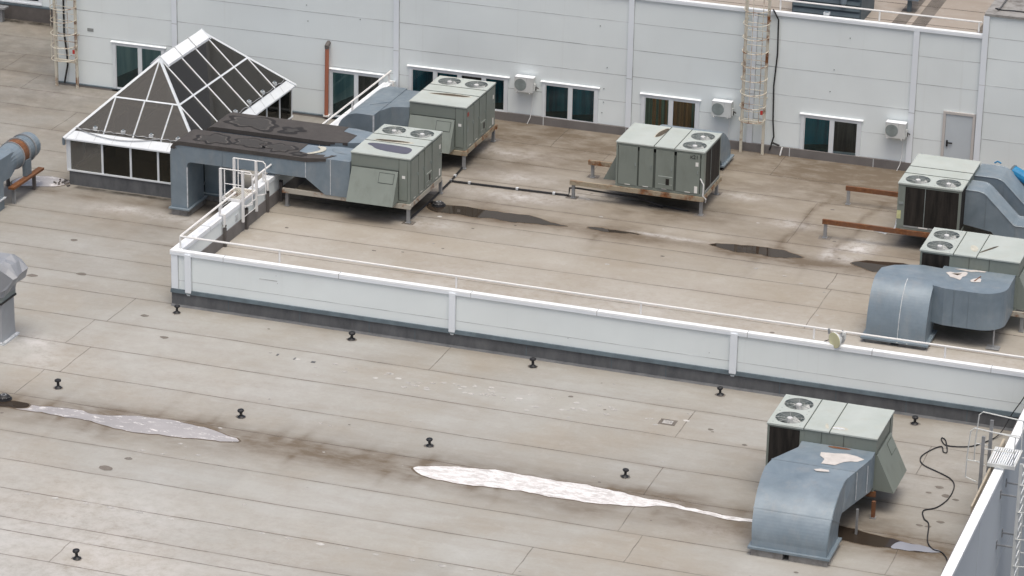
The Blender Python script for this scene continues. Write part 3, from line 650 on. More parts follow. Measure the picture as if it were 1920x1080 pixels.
# rail along the building's roof edge
t = thing('roof_edge_rail', 'thin white guard rail along the top edge of the rear wall', 'railing', (13.9, WY+.2, 5.98))
b = MB(); b.tube([(14.3, WY+.2, 6.34), (21.4, WY+.2, 6.34)], .03, 'white_st'); build('rail', b, t)
for x in (14.35, 17.85, 21.3):
    b = MB(); b.tube([(x, WY+.2, 5.985), (x, WY+.2, 6.32)], .03, 'white_st'); build('post', b, t)
b = MB(); b.box(14.45, 16.92, 20.5, 22.6, 5.404, 6.95, 'dkbox')
t = thing('louvred_plant_box', 'dark slate plant housing on the roof of the rear building', 'plant housing', (15.7, 21.5, 5.404))
build('casing', b, t)
for i in range(6):
    b = MB(); z = 5.62+i*.22; b.hexa([(14.5, 20.42, z), (16.87, 20.42, z), (16.87, 20.5, z), (14.5, 20.5, z), (14.5, 20.47, z+.14), (16.87, 20.47, z+.14), (16.87, 20.499, z+.14), (14.5, 20.499, z+.14)], 'dkbox'); build('louvre', b, t)
b = MB(); b.lathe(16.3, 20.4, [(.02, 5.98), (.11, 6.1), (.12, 6.4), (.10, 6.45)], 'galv', 10); build('pale_blotch', b, t)  # pale rounded blob for a blotch on the housing
t = MB(); t.box(18.1, 18.24, 22.6, 22.74, 5.404, 5.85, 'flash'); t.box(17.9, 18.5, 22.5, 22.9, 5.85, 6.05, 'galv'); t.tube([(18.2, 22.7, 6.0), (18.2, 26, 6.1)], .12, 'galv')
single('pipe_support', t, 'short post carrying a bluish duct on the rear roof beside the dark housing', 'duct')
t = MB(); t.box(15.9, 16.1, 19.12, 19.3, 5.985, 6.08, 'sealant'); t.box(15.93, 16.07, 19.14, 19.28, 6.08, 6.1, 'galv')
single('edge_lamp', t, 'small pale floodlight on the coping in front of the dark housing', 'lamp')
t = MB(); t.tube([(21.75, 19.6, 6.76), (22.0, 19.4, 6.78), (22.4, 19.5, 6.77), (23.5, 19.45, 6.77), (26, 19.5, 6.77)], .025, 'black')
single('roof_cable', t, 'black cable lying on the taller block at the right end of the rear wall', 'cable')

# ------------------------------------------------------------ parapets
PW = thing('parapet_wall', 'white L-shaped parapet wall with grey skirting separating the two roof decks', 'parapet', (0, 0, 0))
PT = 1.78
b = MB(); b.box(0, 27.1, 0, .15, .53, PT, 'panel'); b.box(0, .24, .15, 18.9, .53, PT, 'panel')
b.box(.02, 27.1, -.004, 0, .838, .852, 'joint')
b.box(2.95, 3.55, -.006, -.001, 1.27, 1.30, 'joint')
for x, z in ((3.5, 1.45), (3.55, 1.2), (17.4, 1.0), (13.0, .8)): b.box(x, x+.025, -.008, -.001, z, z+.02, 'joint')
build('panel', b, PW)
b = MB(); b.box(-.02, 27.1, -.035, .0, 0, .47, 'skirt'); b.box(-.03, 0, .0, 18.9, 0, .47, 'skirt'); b.box(.245, 27.1, .155, .18, U, 1.2, 'skirt_in'); b.box(.245, .27, .27, 18.9, U, 1.23, 'skirt_in')
b.hexa([(-.02, -.13, .001), (27.1, -.13, .001), (27.1, -.036, .001), (-.02, -.036, .001), (-.02, -.06, .05), (27.1, -.06, .05), (27.1, -.036, .05), (-.02, -.036, .05)], 'skirt')
b.box(.0, 27.1, 0, .15, 0, .53, 'conc'); b.box(0, .24, .15, 18.9, 0, .53, 'conc')
for x in (1.9, 4.3, 6.6, 8.1, 11.7, 14.4, 16.1, 19.6, 21.3, 23.4, 25.2): b.box(x, x+.025, -.039, -.035, .05, .45, 'flash')
build('skirting', b, PW)
b = MB(); b.hexa([(-.04, -.09, .44), (27.1, -.09, .44), (27.1, -.001, .44), (-.04, -.001, .44), (-.04, -.06, .55), (27.1, -.06, .55), (27.1, -.001, .55), (-.04, -.001, .55)], 'flash'); build('flashing', b, PW)
b = MB(); b.box(-.05, 27.1, -.05, .14, PT, PT+.055, 'coping'); b.box(-.05, .27, .14, 18.4, PT, PT+.055, 'coping')
b.box(-.05, 27.1, -.05, -.035, PT-.09, PT-.001, 'trim'); b.box(.255, .27, .30, 18.4, PT-.09, PT-.001, 'trim'); b.box(-.05, -.035, -.04, 18.4, PT-.09, PT, 'coping')
b.box(-.045, 27.1, -.037, -.001, PT-.10, PT-.091, 'joint'); b.box(.262, .266, .3, 18.4, PT-.1, PT-.09, 'joint')
for x in (1.75, 5.6, 9.9, 13.9, 18.55, 22.3, 25.8): b.box(x, x+.018, -.056, .174, PT-.1, PT+.064, 'joint')
for y in (2.3, 6.2, 10.4, 14.5): b.box(-.055, .276, y, y+.018, PT-.09, PT+.064, 'joint')
build('coping', b, PW)
for x0, x1 in ((-.02, .20), (.46, .66), (9.22, 9.42), (18.06, 18.27)):
    b = MB(); zb = .50
    b.box(x0, x1, -.09, -.006, zb, PT-.02, 'trim') if x0 > 0 else b.box(x0, x1, -.03, -.006, .56, PT-.02, 'trim')
    if x0 > 0:
        b.hexa([(x0+.06, -.05, zb-.12), (x1-.06, -.05, zb-.12), (x1-.06, -.036, zb-.12), (x0+.06, -.036, zb-.12), (x0, -.09, zb), (x1, -.09, zb), (x1, -.036, zb), (x0, -.036, zb)], 'trim')
    b.box(x1+.001, x1+.014, -.03, -.006, .56, PT-.02, 'joint'); b.box(x0-.014, x0-.001, -.03, -.006, .9 if x0 > 0 else .56, PT-.3, 'joint')
    build('pilaster', b, PW)
for y in (3.35, 5.1, 6.85, 8.0, 11.6, 14.8, 17.7):
    b = MB(); b.box(.275, .36, y-.05, y+.05, U, 1.52 if y > 4 else 1.45, 'post'); b.box(.275, .38, y-.07, y+.0, 1.5, 1.56, 'black'); build('bracket_post', b, PW)
b = MB()
for y in (4.45, 6.0): b.box(.241, .26, y-.12, y+.12, 1.30, 1.52, 'sealant'); b.box(.26, .264, y-.1, y-.01, 1.32, 1.5, 'joint')
build('vent_plate', b, PW)

GR = thing('guard_rail', 'slim white guard rail fixed along the top of the L-shaped parapet', 'railing', (.2, .2, 1.84))
b = MB(); b.tube([(4.5, .2, 2.235), (.2, .2, 2.235)], .032, 'white_st'); b.tube([(4.5, .2, 2.235), (12, .2, 2.215), (27.0, .2, 2.20)], .032, 'white_st', 8)
b.tube([(.2, .2, 2.235), (.17, 4.55, 2.235)], .035, 'white_st'); b.tube([(.17, 5.95, 1.86), (.17, 5.95, 2.15), (.17, 6.15, 2.235), (.17, 7.95, 2.235)], .035, 'white_st')
b.tube([(.17, 11.3, 2.235), (.17, 18.6, 2.235)], .035, 'white_st')
build('rail', b, GR)
for x in (.2, 3.55, 9.35, 15.2, 20.5, 24.4):
    b = MB(); b.tube([(x, .2, 1.845), (x, .2, 2.2)], .03, 'white_st'); build('post', b, GR)
for y in (3.3, 6.85, 11.6, 14.8, 18.4):
    b = MB(); b.box(.30, .36, y-.035, y+.035, 1.5, 1.86, 'white_st'); b.box(.15, .36, y-.03, y+.03, 1.86, 1.92, 'white_st'); b.box(.14, .2, y-.03, y+.03, 1.92, 2.22, 'white_st'); build('post', b, GR)

# right-hand roof edge with facade below
RP = thing('edge_parapet', 'white topped roof edge parapet with grey blue facade dropping below at lower right', 'parapet', (27.4, -10, 0))
b = MB(); b.box(27.3, 27.46, -26, 19, -9.4, 1.78, 'lower_wall')
for y in (-16.5, -13.2, -9.9, -6.6, -3.3, 0, 6, 12): b.box(27.46, 27.463, y, y+.012, -9.4, 1.7, 'joint')
b.box(27.46, 27.462, -26, 19, -1.2, -1.18, 'joint')
build('facade', b, RP)
b = MB(); b.box(27.24, 27.50, -26, -.1, 1.78, 1.84, 'coping'); b.box(27.485, 27.50, -26, -.1, 1.70, 1.78, 'trim')
for y in (-20, -16, -12.3, -8.6, -7.0, -3.5): b.box(27.235, 27.505, y, y+.012, 1.70, 1.843, 'joint')
build('coping', b, RP)
b = MB(); b.box(27.2, 27.3, -26, 0, 0, 1.78, 'skirt_in'); build('skirting', b, RP)
b = MB(); b.hexa([(27.10, -9.3, 1.5), (27.16, -9.3, 1.5), (27.2, -5.1, 1.7), (27.12, -5.1, 1.7), (27.09, -9.3, 1.74), (27.13, -9.3, 1.74), (27.18, -5.1, 1.94), (27.12, -5.1, 1.94)], 'wood')
single('timber_board', b, 'weathered timber board leaning along the inner side of the right-hand roof edge', 'board')
# far left, wall of the lower roofs drop: closes the building block
b = MB(); b.box(-30, 27.3, -26.2, -26, -9.4, .3, 'lower_wall'); b.box(-30.2, -30, -26, 26, -9.4, .3, 'lower_wall'); struct('building_base_walls', b)

# ------------------------------------------------------------ rooftop air-conditioning units
def lid_with_holes(mb, x0, x1, y0, y1, zt, zb, holes, r, key):
    n = 32
    ys = [y0]+[(holes[i][1]+holes[i+1][1])/2 for i in range(len(holes)-1)]+[y1]
    for k, (hx, hy) in enumerate(holes):
        a0, a1 = ys[k], ys[k+1]
        def outer(t):
            c, s = math.cos(t), math.sin(t)
            tx = ((x1-hx) if c > 0 else (hx-x0))/max(abs(c), 1e-6); ty = ((a1-hy) if s > 0 else (hy-a0))/max(abs(s), 1e-6)
            q = min(tx, ty); return (hx+c*q, hy+s*q)
        angs = sorted([2*math.pi*i/n for i in range(n)]+[math.atan2(dy-hy, dx-hx) % (2*math.pi) for dx in (x0, x1) for dy in (a0, a1)])
        inn = [(hx+r*math.cos(t), hy+r*math.sin(t), zt) for t in angs]; ou = [outer(t)+(zt,) for t in angs]
        low = [(hx+r*math.cos(t), hy+r*math.sin(t), zb) for t in angs]
        mb.loft([ou, inn], key, caps=False); mb.loft([inn, [(p[0], p[1], zt-.22) for p in inn]], 'fan_dark', caps=False)
L2, W2, ZB, ZT = 1.52, 1.03, .66, 2.23
def make_unit():
    t = thing('rooftop_air_conditioner', 'x', 'air conditioner', (0, 0, 0))
    b = MB(); b.box(-L2+.02, L2-.02, -W2+.02, W2-.02, ZB+.01, ZT-.26, 'green_d'); b.box(-L2, L2, -W2, W2, ZB, ZB+.08, 'green')
    # corner posts and the band under the lid
    for x, y in ((-L2, -W2), (L2-.1, -W2), (-L2, W2-.08), (L2-.06, W2-.08)): b.box(x, x+(.1 if x > 0 and y < 0 else .06), y, y+.08, ZB+.08, ZT-.04, 'green')
    b.box(-L2+.005, L2-.005, -W2+.005, -W2+.03, ZT-.11, ZT-.04, 'green'); b.box(-L2+.005, .55, W2-.03, W2-.005, ZT-.46, ZT-.04, 'green')
    b.box(-L2+.005, -L2+.03, -W2+.08, W2-.08, ZT-.46, ZT-.04, 'green'); b.box(.55, L2-.005, W2-.03, W2-.005, ZT-.1, ZT-.04, 'green'); b.box(L2-.03, L2-.005, -W2+.08, W2-.08, ZT-.12, ZT-.04, 'green')
    b.box(-L2+.02, .5, W2-.0, W2+.012, ZB+.1, ZT-.5, 'green')
    for x in (-.62, .0): b.box(x, x+.015, W2-.004, W2+.006, ZT-.46, ZT-.05, 'green_d')
    build('body', b, t)
    fr = lambda f: -L2+f*2*L2
    for a, c in ((.028, .245), (.265, .425), (.455, .66), (.69, .955)):
        b = MB(); b.box(fr(a), fr(c), -W2-.015, -W2+.02, ZB+.09, ZT-.12, 'green'); p = build('access_panel', b, t)
        b = MB(); xm = fr(c)-.08; b.box(xm, xm+.03, -W2-.045, -W2-.015, 1.45, 1.55, 'fan_dark'); b.box((fr(a)+fr(c))/2-.09, (fr(a)+fr(c))/2+.09, -W2-.02, -W2-.015, ZB+.095, ZB+.115, 'label'); build('latch', b, p)
    b = MB(); b.box(fr(.49), fr(.65), -W2-.03, -W2-.015, ZB+.12, 1.22, 'green'); b.box(fr(.575), fr(.615), -W2-.034, -W2-.03, .92, 1.14, 'coil'); b.box(fr(.49), fr(.65), -W2-.033, -W2-.03, 1.2, 1.22, 'lid'); b.box(fr(.49), fr(.65), -W2-.033, -W2-.03, .93, .94, 'lid'); build('service_door', b, t)
    # coil on the condenser end and wrapping to the duct side
    b = MB(); b.box(L2-.02, L2-.004, -W2+.24, W2-.08, ZB+.1, ZT-.12, 'coil'); b.box(L2-.02, L2, -W2+.08, -W2+.235, ZB+.09, ZT-.12, 'green')
    b.box(L2-.9, L2-.06, W2-.02, W2-.004, ZB+.1, ZT-.1, 'coil')
    for y in (-.15,): b.box(L2-.004, L2+.002, y, y+.02, ZB+.1, ZT-.12, 'fan_dark')
    b.box(L2, L2+.01, -W2+.24, W2-.08, ZB+.08, ZB+.13, 'wire')
    build('condenser_coil', b, t)
    b = MB(); b.box(fr(.66), fr(.70), W2-.02, W2+.004, ZB+.08, ZT-.1, 'green'); build('coil_post', b, t)
    # lids
    x2, x1 = fr(.665), fr(.43)
    for k, (a, c) in enumerate(((-L2-.02, x1-.012), (x1+.012, x2-.012))):
        b = MB(); b.box(a, c, -W2-.02, W2+.02, ZT-.04, ZT, 'lid'); build('lid', b, t)
    b = MB(); b.box(x1-.012, x1+.012, -W2-.022, W2+.022, ZT-.045, ZT+.012, 'green_d'); b.box(x2-.012, x2+.012, -W2-.022, W2+.022, ZT-.045, ZT+.012, 'green_d'); build('lid_joint', b, t)
    hx = (x2+L2)/2+.02; holes = [(hx, -.50), (hx, .50)]
    b = MB(); lid_with_holes(b, x2+.012, L2+.02, -W2-.02, W2+.02, ZT, ZT-.04, holes, .405, 'lid')
    for q in ((x2+.012, L2+.02, -W2-.02, -W2-.015), (x2+.012, L2+.02, W2+.015, W2+.02), (L2+.015, L2+.02, -W2-.02, W2+.02)): b.box(*q, ZT-.05, ZT-.002, 'lid')
    for sx in (-.4, .36):
        for sy in (-.9, -.1, .12, .9): b.box(hx+sx, hx+sx+.03, sy, sy+.02, ZT, ZT+.004, 'fan_dark')
    build('fan_deck', b, t)
    for i, (fx, fy) in enumerate(holes):
        b = MB(); b.cyl(fx, fy, ZT-.25, ZT-.22, .405, 'fan_dark', 32); f = build('fan', b, t)
        b = MB()
        for k in range(4):
            a0 = k*math.pi/2+i*.5+.2; a1 = a0+.75; r0, r1 = .08, .36
            P = lambda r, a, z: (fx+r*math.cos(a), fy+r*math.sin(a), z)
            b.hexa([P(r0, a0, ZT-.20), P(r1, a0, ZT-.20), P(r1, a1, ZT-.10), P(r0, a1, ZT-.10), P(r0, a0, ZT-.19), P(r1, a0, ZT-.19), P(r1, a1, ZT-.09), P(r0, a1, ZT-.09)], 'fan_blade')
        build('blades', b, f)
        b = MB(); b.lathe(fx, fy, [(.085, ZT-.2), (.085, ZT-.012), (.07, ZT+.012), (.001, ZT+.016)], 'hub', 16); build('hub', b, f)
        b = MB()
        for k in range(8):
            a0 = k*math.pi/4+.2; b.tube([(fx+.07*math.cos(a0), fy+.07*math.sin(a0), ZT+.0), (fx+.41*math.cos(a0), fy+.41*math.sin(a0), ZT+.006)], .006, 'wire', 4)
        for rr in (.16, .24, .32, .4):
            b.tube([(fx+rr*math.cos(2*math.pi*k/24), fy+rr*math.sin(2*math.pi*k/24), ZT+.006) for k in range(25)], .004, 'wire', 4, caps=False)
        build('grille', b, f)
    # hood on the intake end
    hy0, hy1 = -W2+.40, W2-.03; zt, zb, ou = ZT-.50, ZB+.02, .55
    b = MB(); b.hexa([(-L2-ou, hy0, zb), (-L2-.001, hy0, zb+.02), (-L2-.001, hy1, zb+.02), (-L2-ou, hy1, zb), (-L2-.04, hy0, zt), (-L2-.001, hy0, zt+.02), (-L2-.001, hy1, zt+.02), (-L2-.04, hy1, zt)], 'green')
    h = build('intake_hood', b, t)
    b = MB()
    s_ = lambda f, y, o=.012: (-L2-.04-(ou-.04)*f-o, y, zt+(zb-zt)*f+o*.4)
    b.hexa([s_(.35, hy0+.12), s_(.35, hy0+.12, .0), s_(.35, hy0+.62, 0), s_(.35, hy0+.62), s_(.08, hy0+.12), s_(.08, hy0+.12, 0), s_(.08, hy0+.62, 0), s_(.08, hy0+.62)], 'green')
    b.box(-L2-.03, -L2-.001, hy0, hy1, ZT-.48, ZT-.455, 'green_d')
    f0 = MB(); f0.hexa([s_(.37, hy0+.10, .004), s_(.37, hy0+.10, .001), s_(.37, hy0+.64, .001), s_(.37, hy0+.64, .004), s_(.06, hy0+.10, .004), s_(.06, hy0+.10, .001), s_(.06, hy0+.64, .001), s_(.06, hy0+.64, .004)], 'green_d'); build('flap_rim', f0, h)
    build('damper_flap', b, h)
    b = MB(); b.box(-L2-.012, -L2+.02, -W2+.09, hy0-.03, ZB+.1, ZT-.1, 'green'); p = build('end_panel', b, t)
    b = MB(); b.box(-L2-.016, -L2-.012, -W2+.16, -W2+.27, 1.52, 1.62, 'label'); build('label_plate', b, p)
    b = MB(); b.box(-L2-.008, -L2, hy0-.028, hy0-.012, ZB+.1, ZT-.05, 'green_d'); build('panel_gap', b, t)
    # labels on the access side
    b = MB(); b.box(fr(.90), fr(.935), -W2-.019, -W2-.015, .76, 1.0, 'label'); build('label_plate', b, t)
    b = MB(); b.box(fr(.905), fr(.938), -W2-.019, -W2-.015, 1.70, 1.84, 'label'); build('label_plate', b, t)
    return t
unit0 = make_unit()
UG = 'large rooftop air conditioners'
def place(first, x, y, z, rz, label, group=UG):
    o = unit0 if first else copy_tree(unit0)
    o.location = (x, y, z); o.rotation_euler = (0, 0, R(rz)); o['label'] = label; o['group'] = group; return o
uA = place(False, 12.3, 12.93, U, 0, 'grey green rooftop unit standing alone in front of the curtained window')
uB = place(False, 4.02, 9.12, U, 90, 'grey green rooftop unit with a rain pool on its lid, joined to the tar-covered ducts')
uC = place(False, 3.90, 14.87, U, 90, 'grey green rooftop unit below the wide four-pane window')
uD = place(False, 21.5, 12.9, U, -90, 'grey green rooftop unit with wide black coil facing front, in front of the grey door')
uE = place(True, 22.52, -6.02, 0, 180, 'grey green rooftop unit on the front roof with a large elbow duct before it')
uF = place(False, 23.96, 6.62, U, 180, 'grey green rooftop unit at right edge behind the S-shaped silver duct')
# individual marks that belong to single units (local coordinates of the unit)
def stain(u, name, polys):
    mb = MB()
    for pts, z, key in polys:
        p = smooth_poly(pts, 2); mb.poly([(a, c, ZT+z) for a, c in p], [tuple(range(len(p)))], key)
    return build(name, mb, u, world=False)
def ell(cx, cy, a, bb, rot=0, n=10, j=.12):
    rs = random.Random(int(cx*50+cy*31)); o = []
    for k in range(n):
        t = 2*math.pi*k/n; q = 1+rs.uniform(-j, j); x = a*math.cos(t)*q; y = bb*math.sin(t)*q
        o.append((cx+x*math.cos(rot)-y*math.sin(rot), cy+x*math.sin(rot)+y*math.cos(rot)))
    return o
stain(uA, 'rain_stain', [(ell(-.37, .35, .15, .60, -.12), .003, 'silt_l'), (ell(-.35, .37, .11, .54, -.12), .007, 'silt')])
stain(uC, 'rain_stain', [(ell(-.42, -.05, .16, .80, .06), .003, 'silt_l'), (ell(-.42, -.05, .11, .72, .06), .007, 'silt')])
stain(uB, 'rain_stain', [([(-.40, .75), (-.62, .85), (-.72, .62), (-1.02, .35), (-1.16, -.62), (-1.06, -.82), (-.52, -.78), (-.42, -.3)], .006, 'w_lid'), (ell(-.03, .15, .10, .62, .08), .007, 'silt'), (ell(-.05, .1, .14, .75, .08), .003, 'silt_l')])
stain(uF, 'rain_stain', [(ell(-.45, .25, .05, .45, -.5), .005, 'silt'), (ell(-.0, .35, .12, .3, .3), .004, 'silt_l')])
stain(uE, 'rain_stain', [(ell(-.42, .72, .25, .12), .004, 'silt_l'), (ell(-.40, .74, .17, .075), .007, 'sealant'), (ell(-.06, .7, .05, .2, .3), .004, 'silt_l')])
def text_mesh(s, size, key, depth=.002):
    cu = bpy.data.curves.new('t', 'FONT'); cu.body = s; cu.size = size; cu.extrude = depth; cu.align_x = 'CENTER'; cu.align_y = 'CENTER'; cu.resolution_u = 3
    o = bpy.data.objects.new('t', cu); COL.objects.link(o); bpy.context.view_layer.update()
    me = bpy.data.meshes.new_from_object(o.evaluated_get(bpy.context.evaluated_depsgraph_get())); bpy.data.objects.remove(o)
    me.materials.clear(); me.materials.append(M[key]); return me
me = text_mesh('к21', .19, 'black', .003)
me.transform(Matrix.Translation((1.18, -W2-.02, 2.01)) @ Matrix.Rotation(R(90), 4, 'X'))
o = bpy.data.objects.new('number_marking', me); COL.objects.link(o); o.parent = uA
b = MB(); b.box(-1.42, -1.26, -W2-.019, -W2-.015, 1.86, 2.0, 'redlabel'); b.box(-1.42, -1.3, -W2-.019, -W2-.015, 1.74, 1.8, 'fan_dark'); b.box(-1.41, -1.3, -W2-.019, -W2-.015, 1.3, 1.5, 'fan_dark'); build('warning_label', b, uC, world=False)
b = MB(); b.box(L2+.001, L2+.006, -W2+.0, -W2+.13, 1.0, 1.28, 'ylabel'); b.box(L2+.004, L2+.02, -W2+.05, -W2+.2, 1.5, 1.58, 'fan_dark'); b.box(L2+.011, L2+.014, -.3, .0, ZB+.09, ZB+.13, 'label'); build('warning_label', b, uD, world=False)
# flexible conduits of two units
b = MB(); b.tube([(20.48, 11.42, 1.75), (20.44, 11.38, 1.45), (20.15, 11.3, 1.25), (19.8, 11.32, 1.3)], .03, 'sealant', 8); single('flexible_conduit', b, 'white flexible conduit looping off the corner of the unit with the wide coil', 'conduit')
b = MB(); b.tube([(13.72, 11.86, 2.1), (13.84, 11.86, 1.9), (13.83, 11.86, 1.5), (13.9, 12.0, 1.35), (13.86, 12.1, 1.2)], .022, 'white_cl', 8); single('flexible_conduit', b, 'short white conduit on the right corner of the unit numbered 21', 'conduit')

# support frames
def frame(label, beams, legs, z, mat='frame', cx=0, cy=0):
    t = thing('support_frame', label, 'steel frame', (cx, cy, z), group='steel frames under the rooftop units')
    for (x0, x1, y0, y1) in beams:
        b = MB(); b.box(x0, x1, y0, y1, z+.50, z+.65, mat)
        if (x1-x0) > (y1-y0): b.box(x0+.01, x1-.01, y0-.0, y0+.03, z+.651, z+.658, mat)
        build('beam', b, t)
    for (x, y) in legs:
        b = MB(); b.box(x-.05, x+.05, y-.05, y+.05, z+.02, z+.499, 'rust' if mat == 'rust' and z == 0 else 'leg'); b.box(x-.08, x+.08, y-.08, y+.08, z+.01, z+.03, 'leg'); build('leg', b, t)
    return t
frame('beige rusted frame under the unit numbered 21, its front beam running on to the left', [(9.2, 13.86, 11.82, 11.92), (9.15, 13.86, 14.02, 14.12), (13.74, 13.84, 11.925, 14.015)], [(13.77, 11.92), (13.7, 14.1), (9.3, 11.95), (9.28, 14.15)], U, 'frame', 12, 12)
frame('long grey white frame under the tar-covered duct and its unit', [(.55, 5.1, 7.52, 7.62), (.55, 5.0, 10.65, 10.75), (4.97, 5.07, 7.625, 10.645)], [(5.0, 7.62), (.68, 7.66), (5.0, 10.68), (.68, 10.68)], U, 'frame_w', 3, 9)
frame('rusted frame under the unit below the wide window', [(2.0, 5.0, 13.26, 13.36), (2.0, 5.0, 16.4, 16.5), (4.86, 4.96, 13.365, 16.395)], [(4.88, 13.35), (4.85, 16.5), (2.1, 13.3), (2.1, 16.4)], U, 'frame', 4, 15)
frame('rusted frame whose two long beams stick out left of the unit with the wide coil', [(18.05, 22.6, 11.28, 11.38), (18.0, 22.6, 14.75, 14.85), (20.42, 20.52, 11.385, 14.745)], [(18.15, 11.36), (18.1, 14.8), (22.4, 11.36), (22.4, 14.8)], U, 'rust', 21, 13)
frame('steel frame under the unit on the front roof', [(20.98, 24.1, -7.06, -6.98), (20.98, 24.1, -5.0, -4.9)], [(24.12, -7.3), (21.1, -7.0), (24.1, -5.0), (21.1, -5.0)], 0, 'rust', 22.5, -6)
frame('steel frame under the unit at the right edge', [(22.4, 25.8, 5.5, 5.6), (22.4, 25.8, 7.6, 7.7)], [(22.5, 5.6), (22.5, 7.6), (25.7, 5.6)], U, 'frame_w', 24, 6.6)

# ------------------------------------------------------------ ducts
PATCH_A = [(22.64, -7.56), (22.99, -7.51), (23.32, -7.42), (23.62, -7.48), (23.85, -7.61), (23.7, -7.81), (23.52, -7.84), (23.35, -7.95), (23.18, -8.2), (22.99, -8.21), (22.81, -8.22), (22.83, -7.94), (22.66, -7.76)]
PATCH_B = [(22.7, -8.6), (22.87, -8.5), (22.95, -8.52), (23.09, -8.51), (23.13, -8.62), (22.92, -8.67), (22.78, -8.68)]
PATCH_C = [(23.37, 5.02), (23.48, 5.13), (23.64, 5.1), (23.8, 5.22), (23.93, 5.31), (24.01, 5.21), (24.0, 4.96), (23.92, 4.84), (23.9, 4.55), (23.73, 4.66), (23.57, 4.7), (23.5, 4.84)]
PATCH_D = [(24.19, 4.66), (24.27, 4.81), (24.39, 4.93), (24.49, 4.87), (24.52, 4.61), (24.36, 4.54), (24.24, 4.53)]
PATCH_E = [(23.55, 5.43), (23.81, 5.5), (23.98, 5.48), (24.17, 5.56), (24.52, 5.55), (24.47, 5.45), (24.22, 5.42), (24.09, 5.35), (23.96, 5.36)]
def rect_yz(x0, x1, o, i): return [(x0, o[0], o[1]), (x1, o[0], o[1]), (x1, i[0], i[1]), (x0, i[0], i[1])]
def elbow_duct(t, dx, dy, dz, sgn):
    """side-outlet duct: leaves the unit horizontally, turns down into the roof. sgn=-1 goes towards -y"""
    b = MB(); S = []
    S.append((21.98, 24.02, (-7.06, 1.84), (-7.06, .80)))
    S.append((21.98, 24.02, (-7.45, 1.82), (-7.45, .82)))
    S.append((21.50, 23.80, (-8.35, 1.78), (-8.35, .84)))
    S.append((21.42, 23.66, (-8.8, 1.735), (-9.0, .85)))
    for k in range(1, 25):
        a = R(90*k/24); S.append((21.42+.0075*k, 23.64, (-8.85-1.80*math.sin(a), .42+1.30*math.cos(a)), (-9.02-.40*math.sin(a), .45+.40*math.cos(a))))
    S.append((21.62, 23.64, (-10.68, .24), (-9.42, .24)))
    rings = []
    for x0, x1, o, i in S:
        r = rect_yz(x0, x1, o, i)
        if sgn > 0: r = [((x-22.52)*-1+dx, (y+6.02)*-1+dy, z+dz) for x, y, z in r]
        else: r = [(x+dx, y+dy, z+dz) for x, y, z in r]
        rings.append(r)
    b.loft(rings, 'galv')
    duct = build('duct_shell', b, t)
    # standing seams on the outside
    for k, key in ((17, 'galv'), (2, 'galv_d')):
        mb = MB(); r = rings[k]; c = Vector((sum(p[0] for p in r)/4, sum(p[1] for p in r)/4, sum(p[2] for p in r)/4))
        r2 = rings[k+1]; q0 = []; q1 = []
        for p, p2 in zip(r, r2):
            v = Vector(p); w_ = v+(Vector(p2)-v)*(.035/max((Vector(p2)-v).length, .04)); e = (v-c).normalized()*.018
            q0.append(tuple(v+e)); q1.append(tuple(w_+e))
        mb.loft([q0, q1], key); build('standing_seam', mb, t)
    mb = MB()
    mb.tube([q[1] for q in rings[3:]], .012, 'galv_d', 4)
    build('edge_seam', mb, t)
    r = rings[-1]; xs = [p[0] for p in r]; ys = [p[1] for p in r]
    mb = MB(); mb.box(min(xs)-.10, max(xs)+.10, min(ys)-.08, max(ys)+.08, dz+.20, dz+.26, 'galv'); build('flange', mb, t)
    mb = MB(); mb.box(min(xs)-.02, min(xs)+.85, min(ys)-.02, max(ys)+.02, dz+.0, dz+.20, 'conc'); mb.box(max(xs)-1.0, max(xs)+.03, min(ys)-.02, max(ys)+.02, dz+.0, dz+.20, 'conc'); mb.box(min(xs)+.85, max(xs)-1.0, min(ys)+.3, max(ys), dz, dz+.199, 'black'); build('curb', mb, t)
    return rings
t = thing('elbow_duct', 'big blue grey sheet metal elbow duct dropping into the front roof', 'duct', (22.5, -9, 0), group='sheet metal elbow ducts')
elbow_duct(t, 0, 0, 0, -1)
b = MB()
for pts, z in ((PATCH_A, 1.795), (PATCH_B, 1.782)):
    p = pts; b.poly([(a, c, z+.034-(-7.45-c)*.035) for a, c in p], [tuple(range(len(p)))], 'peel')
p = smooth_poly([(22.7, -7.1), (23.4, -7.1), (23.3, -7.2), (22.8, -7.22)], 1); b.poly([(a, c, 1.845) for a, c in p], [tuple(range(len(p)))], 'rust')
build('peeling_patch', b, t)
for y_, x_ in ((-7.75, 23.99), (-8.3, 23.82)):
    b = MB(); b.tube([(x_, y_, 1.72), (x_, y_, 1.30), (x_, y_, .92)], .010, 'sealant', 4); build('sealed_joint', b, t)
b = MB(); b.box(23.9, 23.96, -8.5, -8.44, 0, .75, 'leg'); build('support_rod', b, t)
t = thing('elbow_duct', 'small elbow duct peeking out behind the unit numbered 21', 'duct', (12.3, 16.5, U), group='sheet metal elbow ducts')
b = MB()
prof = [(14.0, 2.1), (16.1, 2.2), (16.35, 2.24), (16.65, 2.17), (16.95, 2.0), (17.25, 1.8), (17.5, 1.58), (17.68, 1.3), (17.74, .98), (16.6, .98), (16.45, 1.2), (16.2, 1.35), (14.0, 1.35)]
rings = []
for x, sc_ in ((11.0, 1), (13.0, 1), (13.12, .995), (13.2, .985)): rings.append([(x, 17.0+(y-17.0)*sc_ if y > 16 else y, z-(1-sc_)*2) for y, z in prof])
b.loft(rings, 'galv'); build('duct_shell', b, t)
b = MB(); b.box(10.9, 13.3, 16.5, 17.85, .92, .98, 'galv'); build('flange', b, t)
b = MB(); b.box(11.0, 13.2, 16.6, 17.75, U, .92, 'coil'); build('curb', b, t)

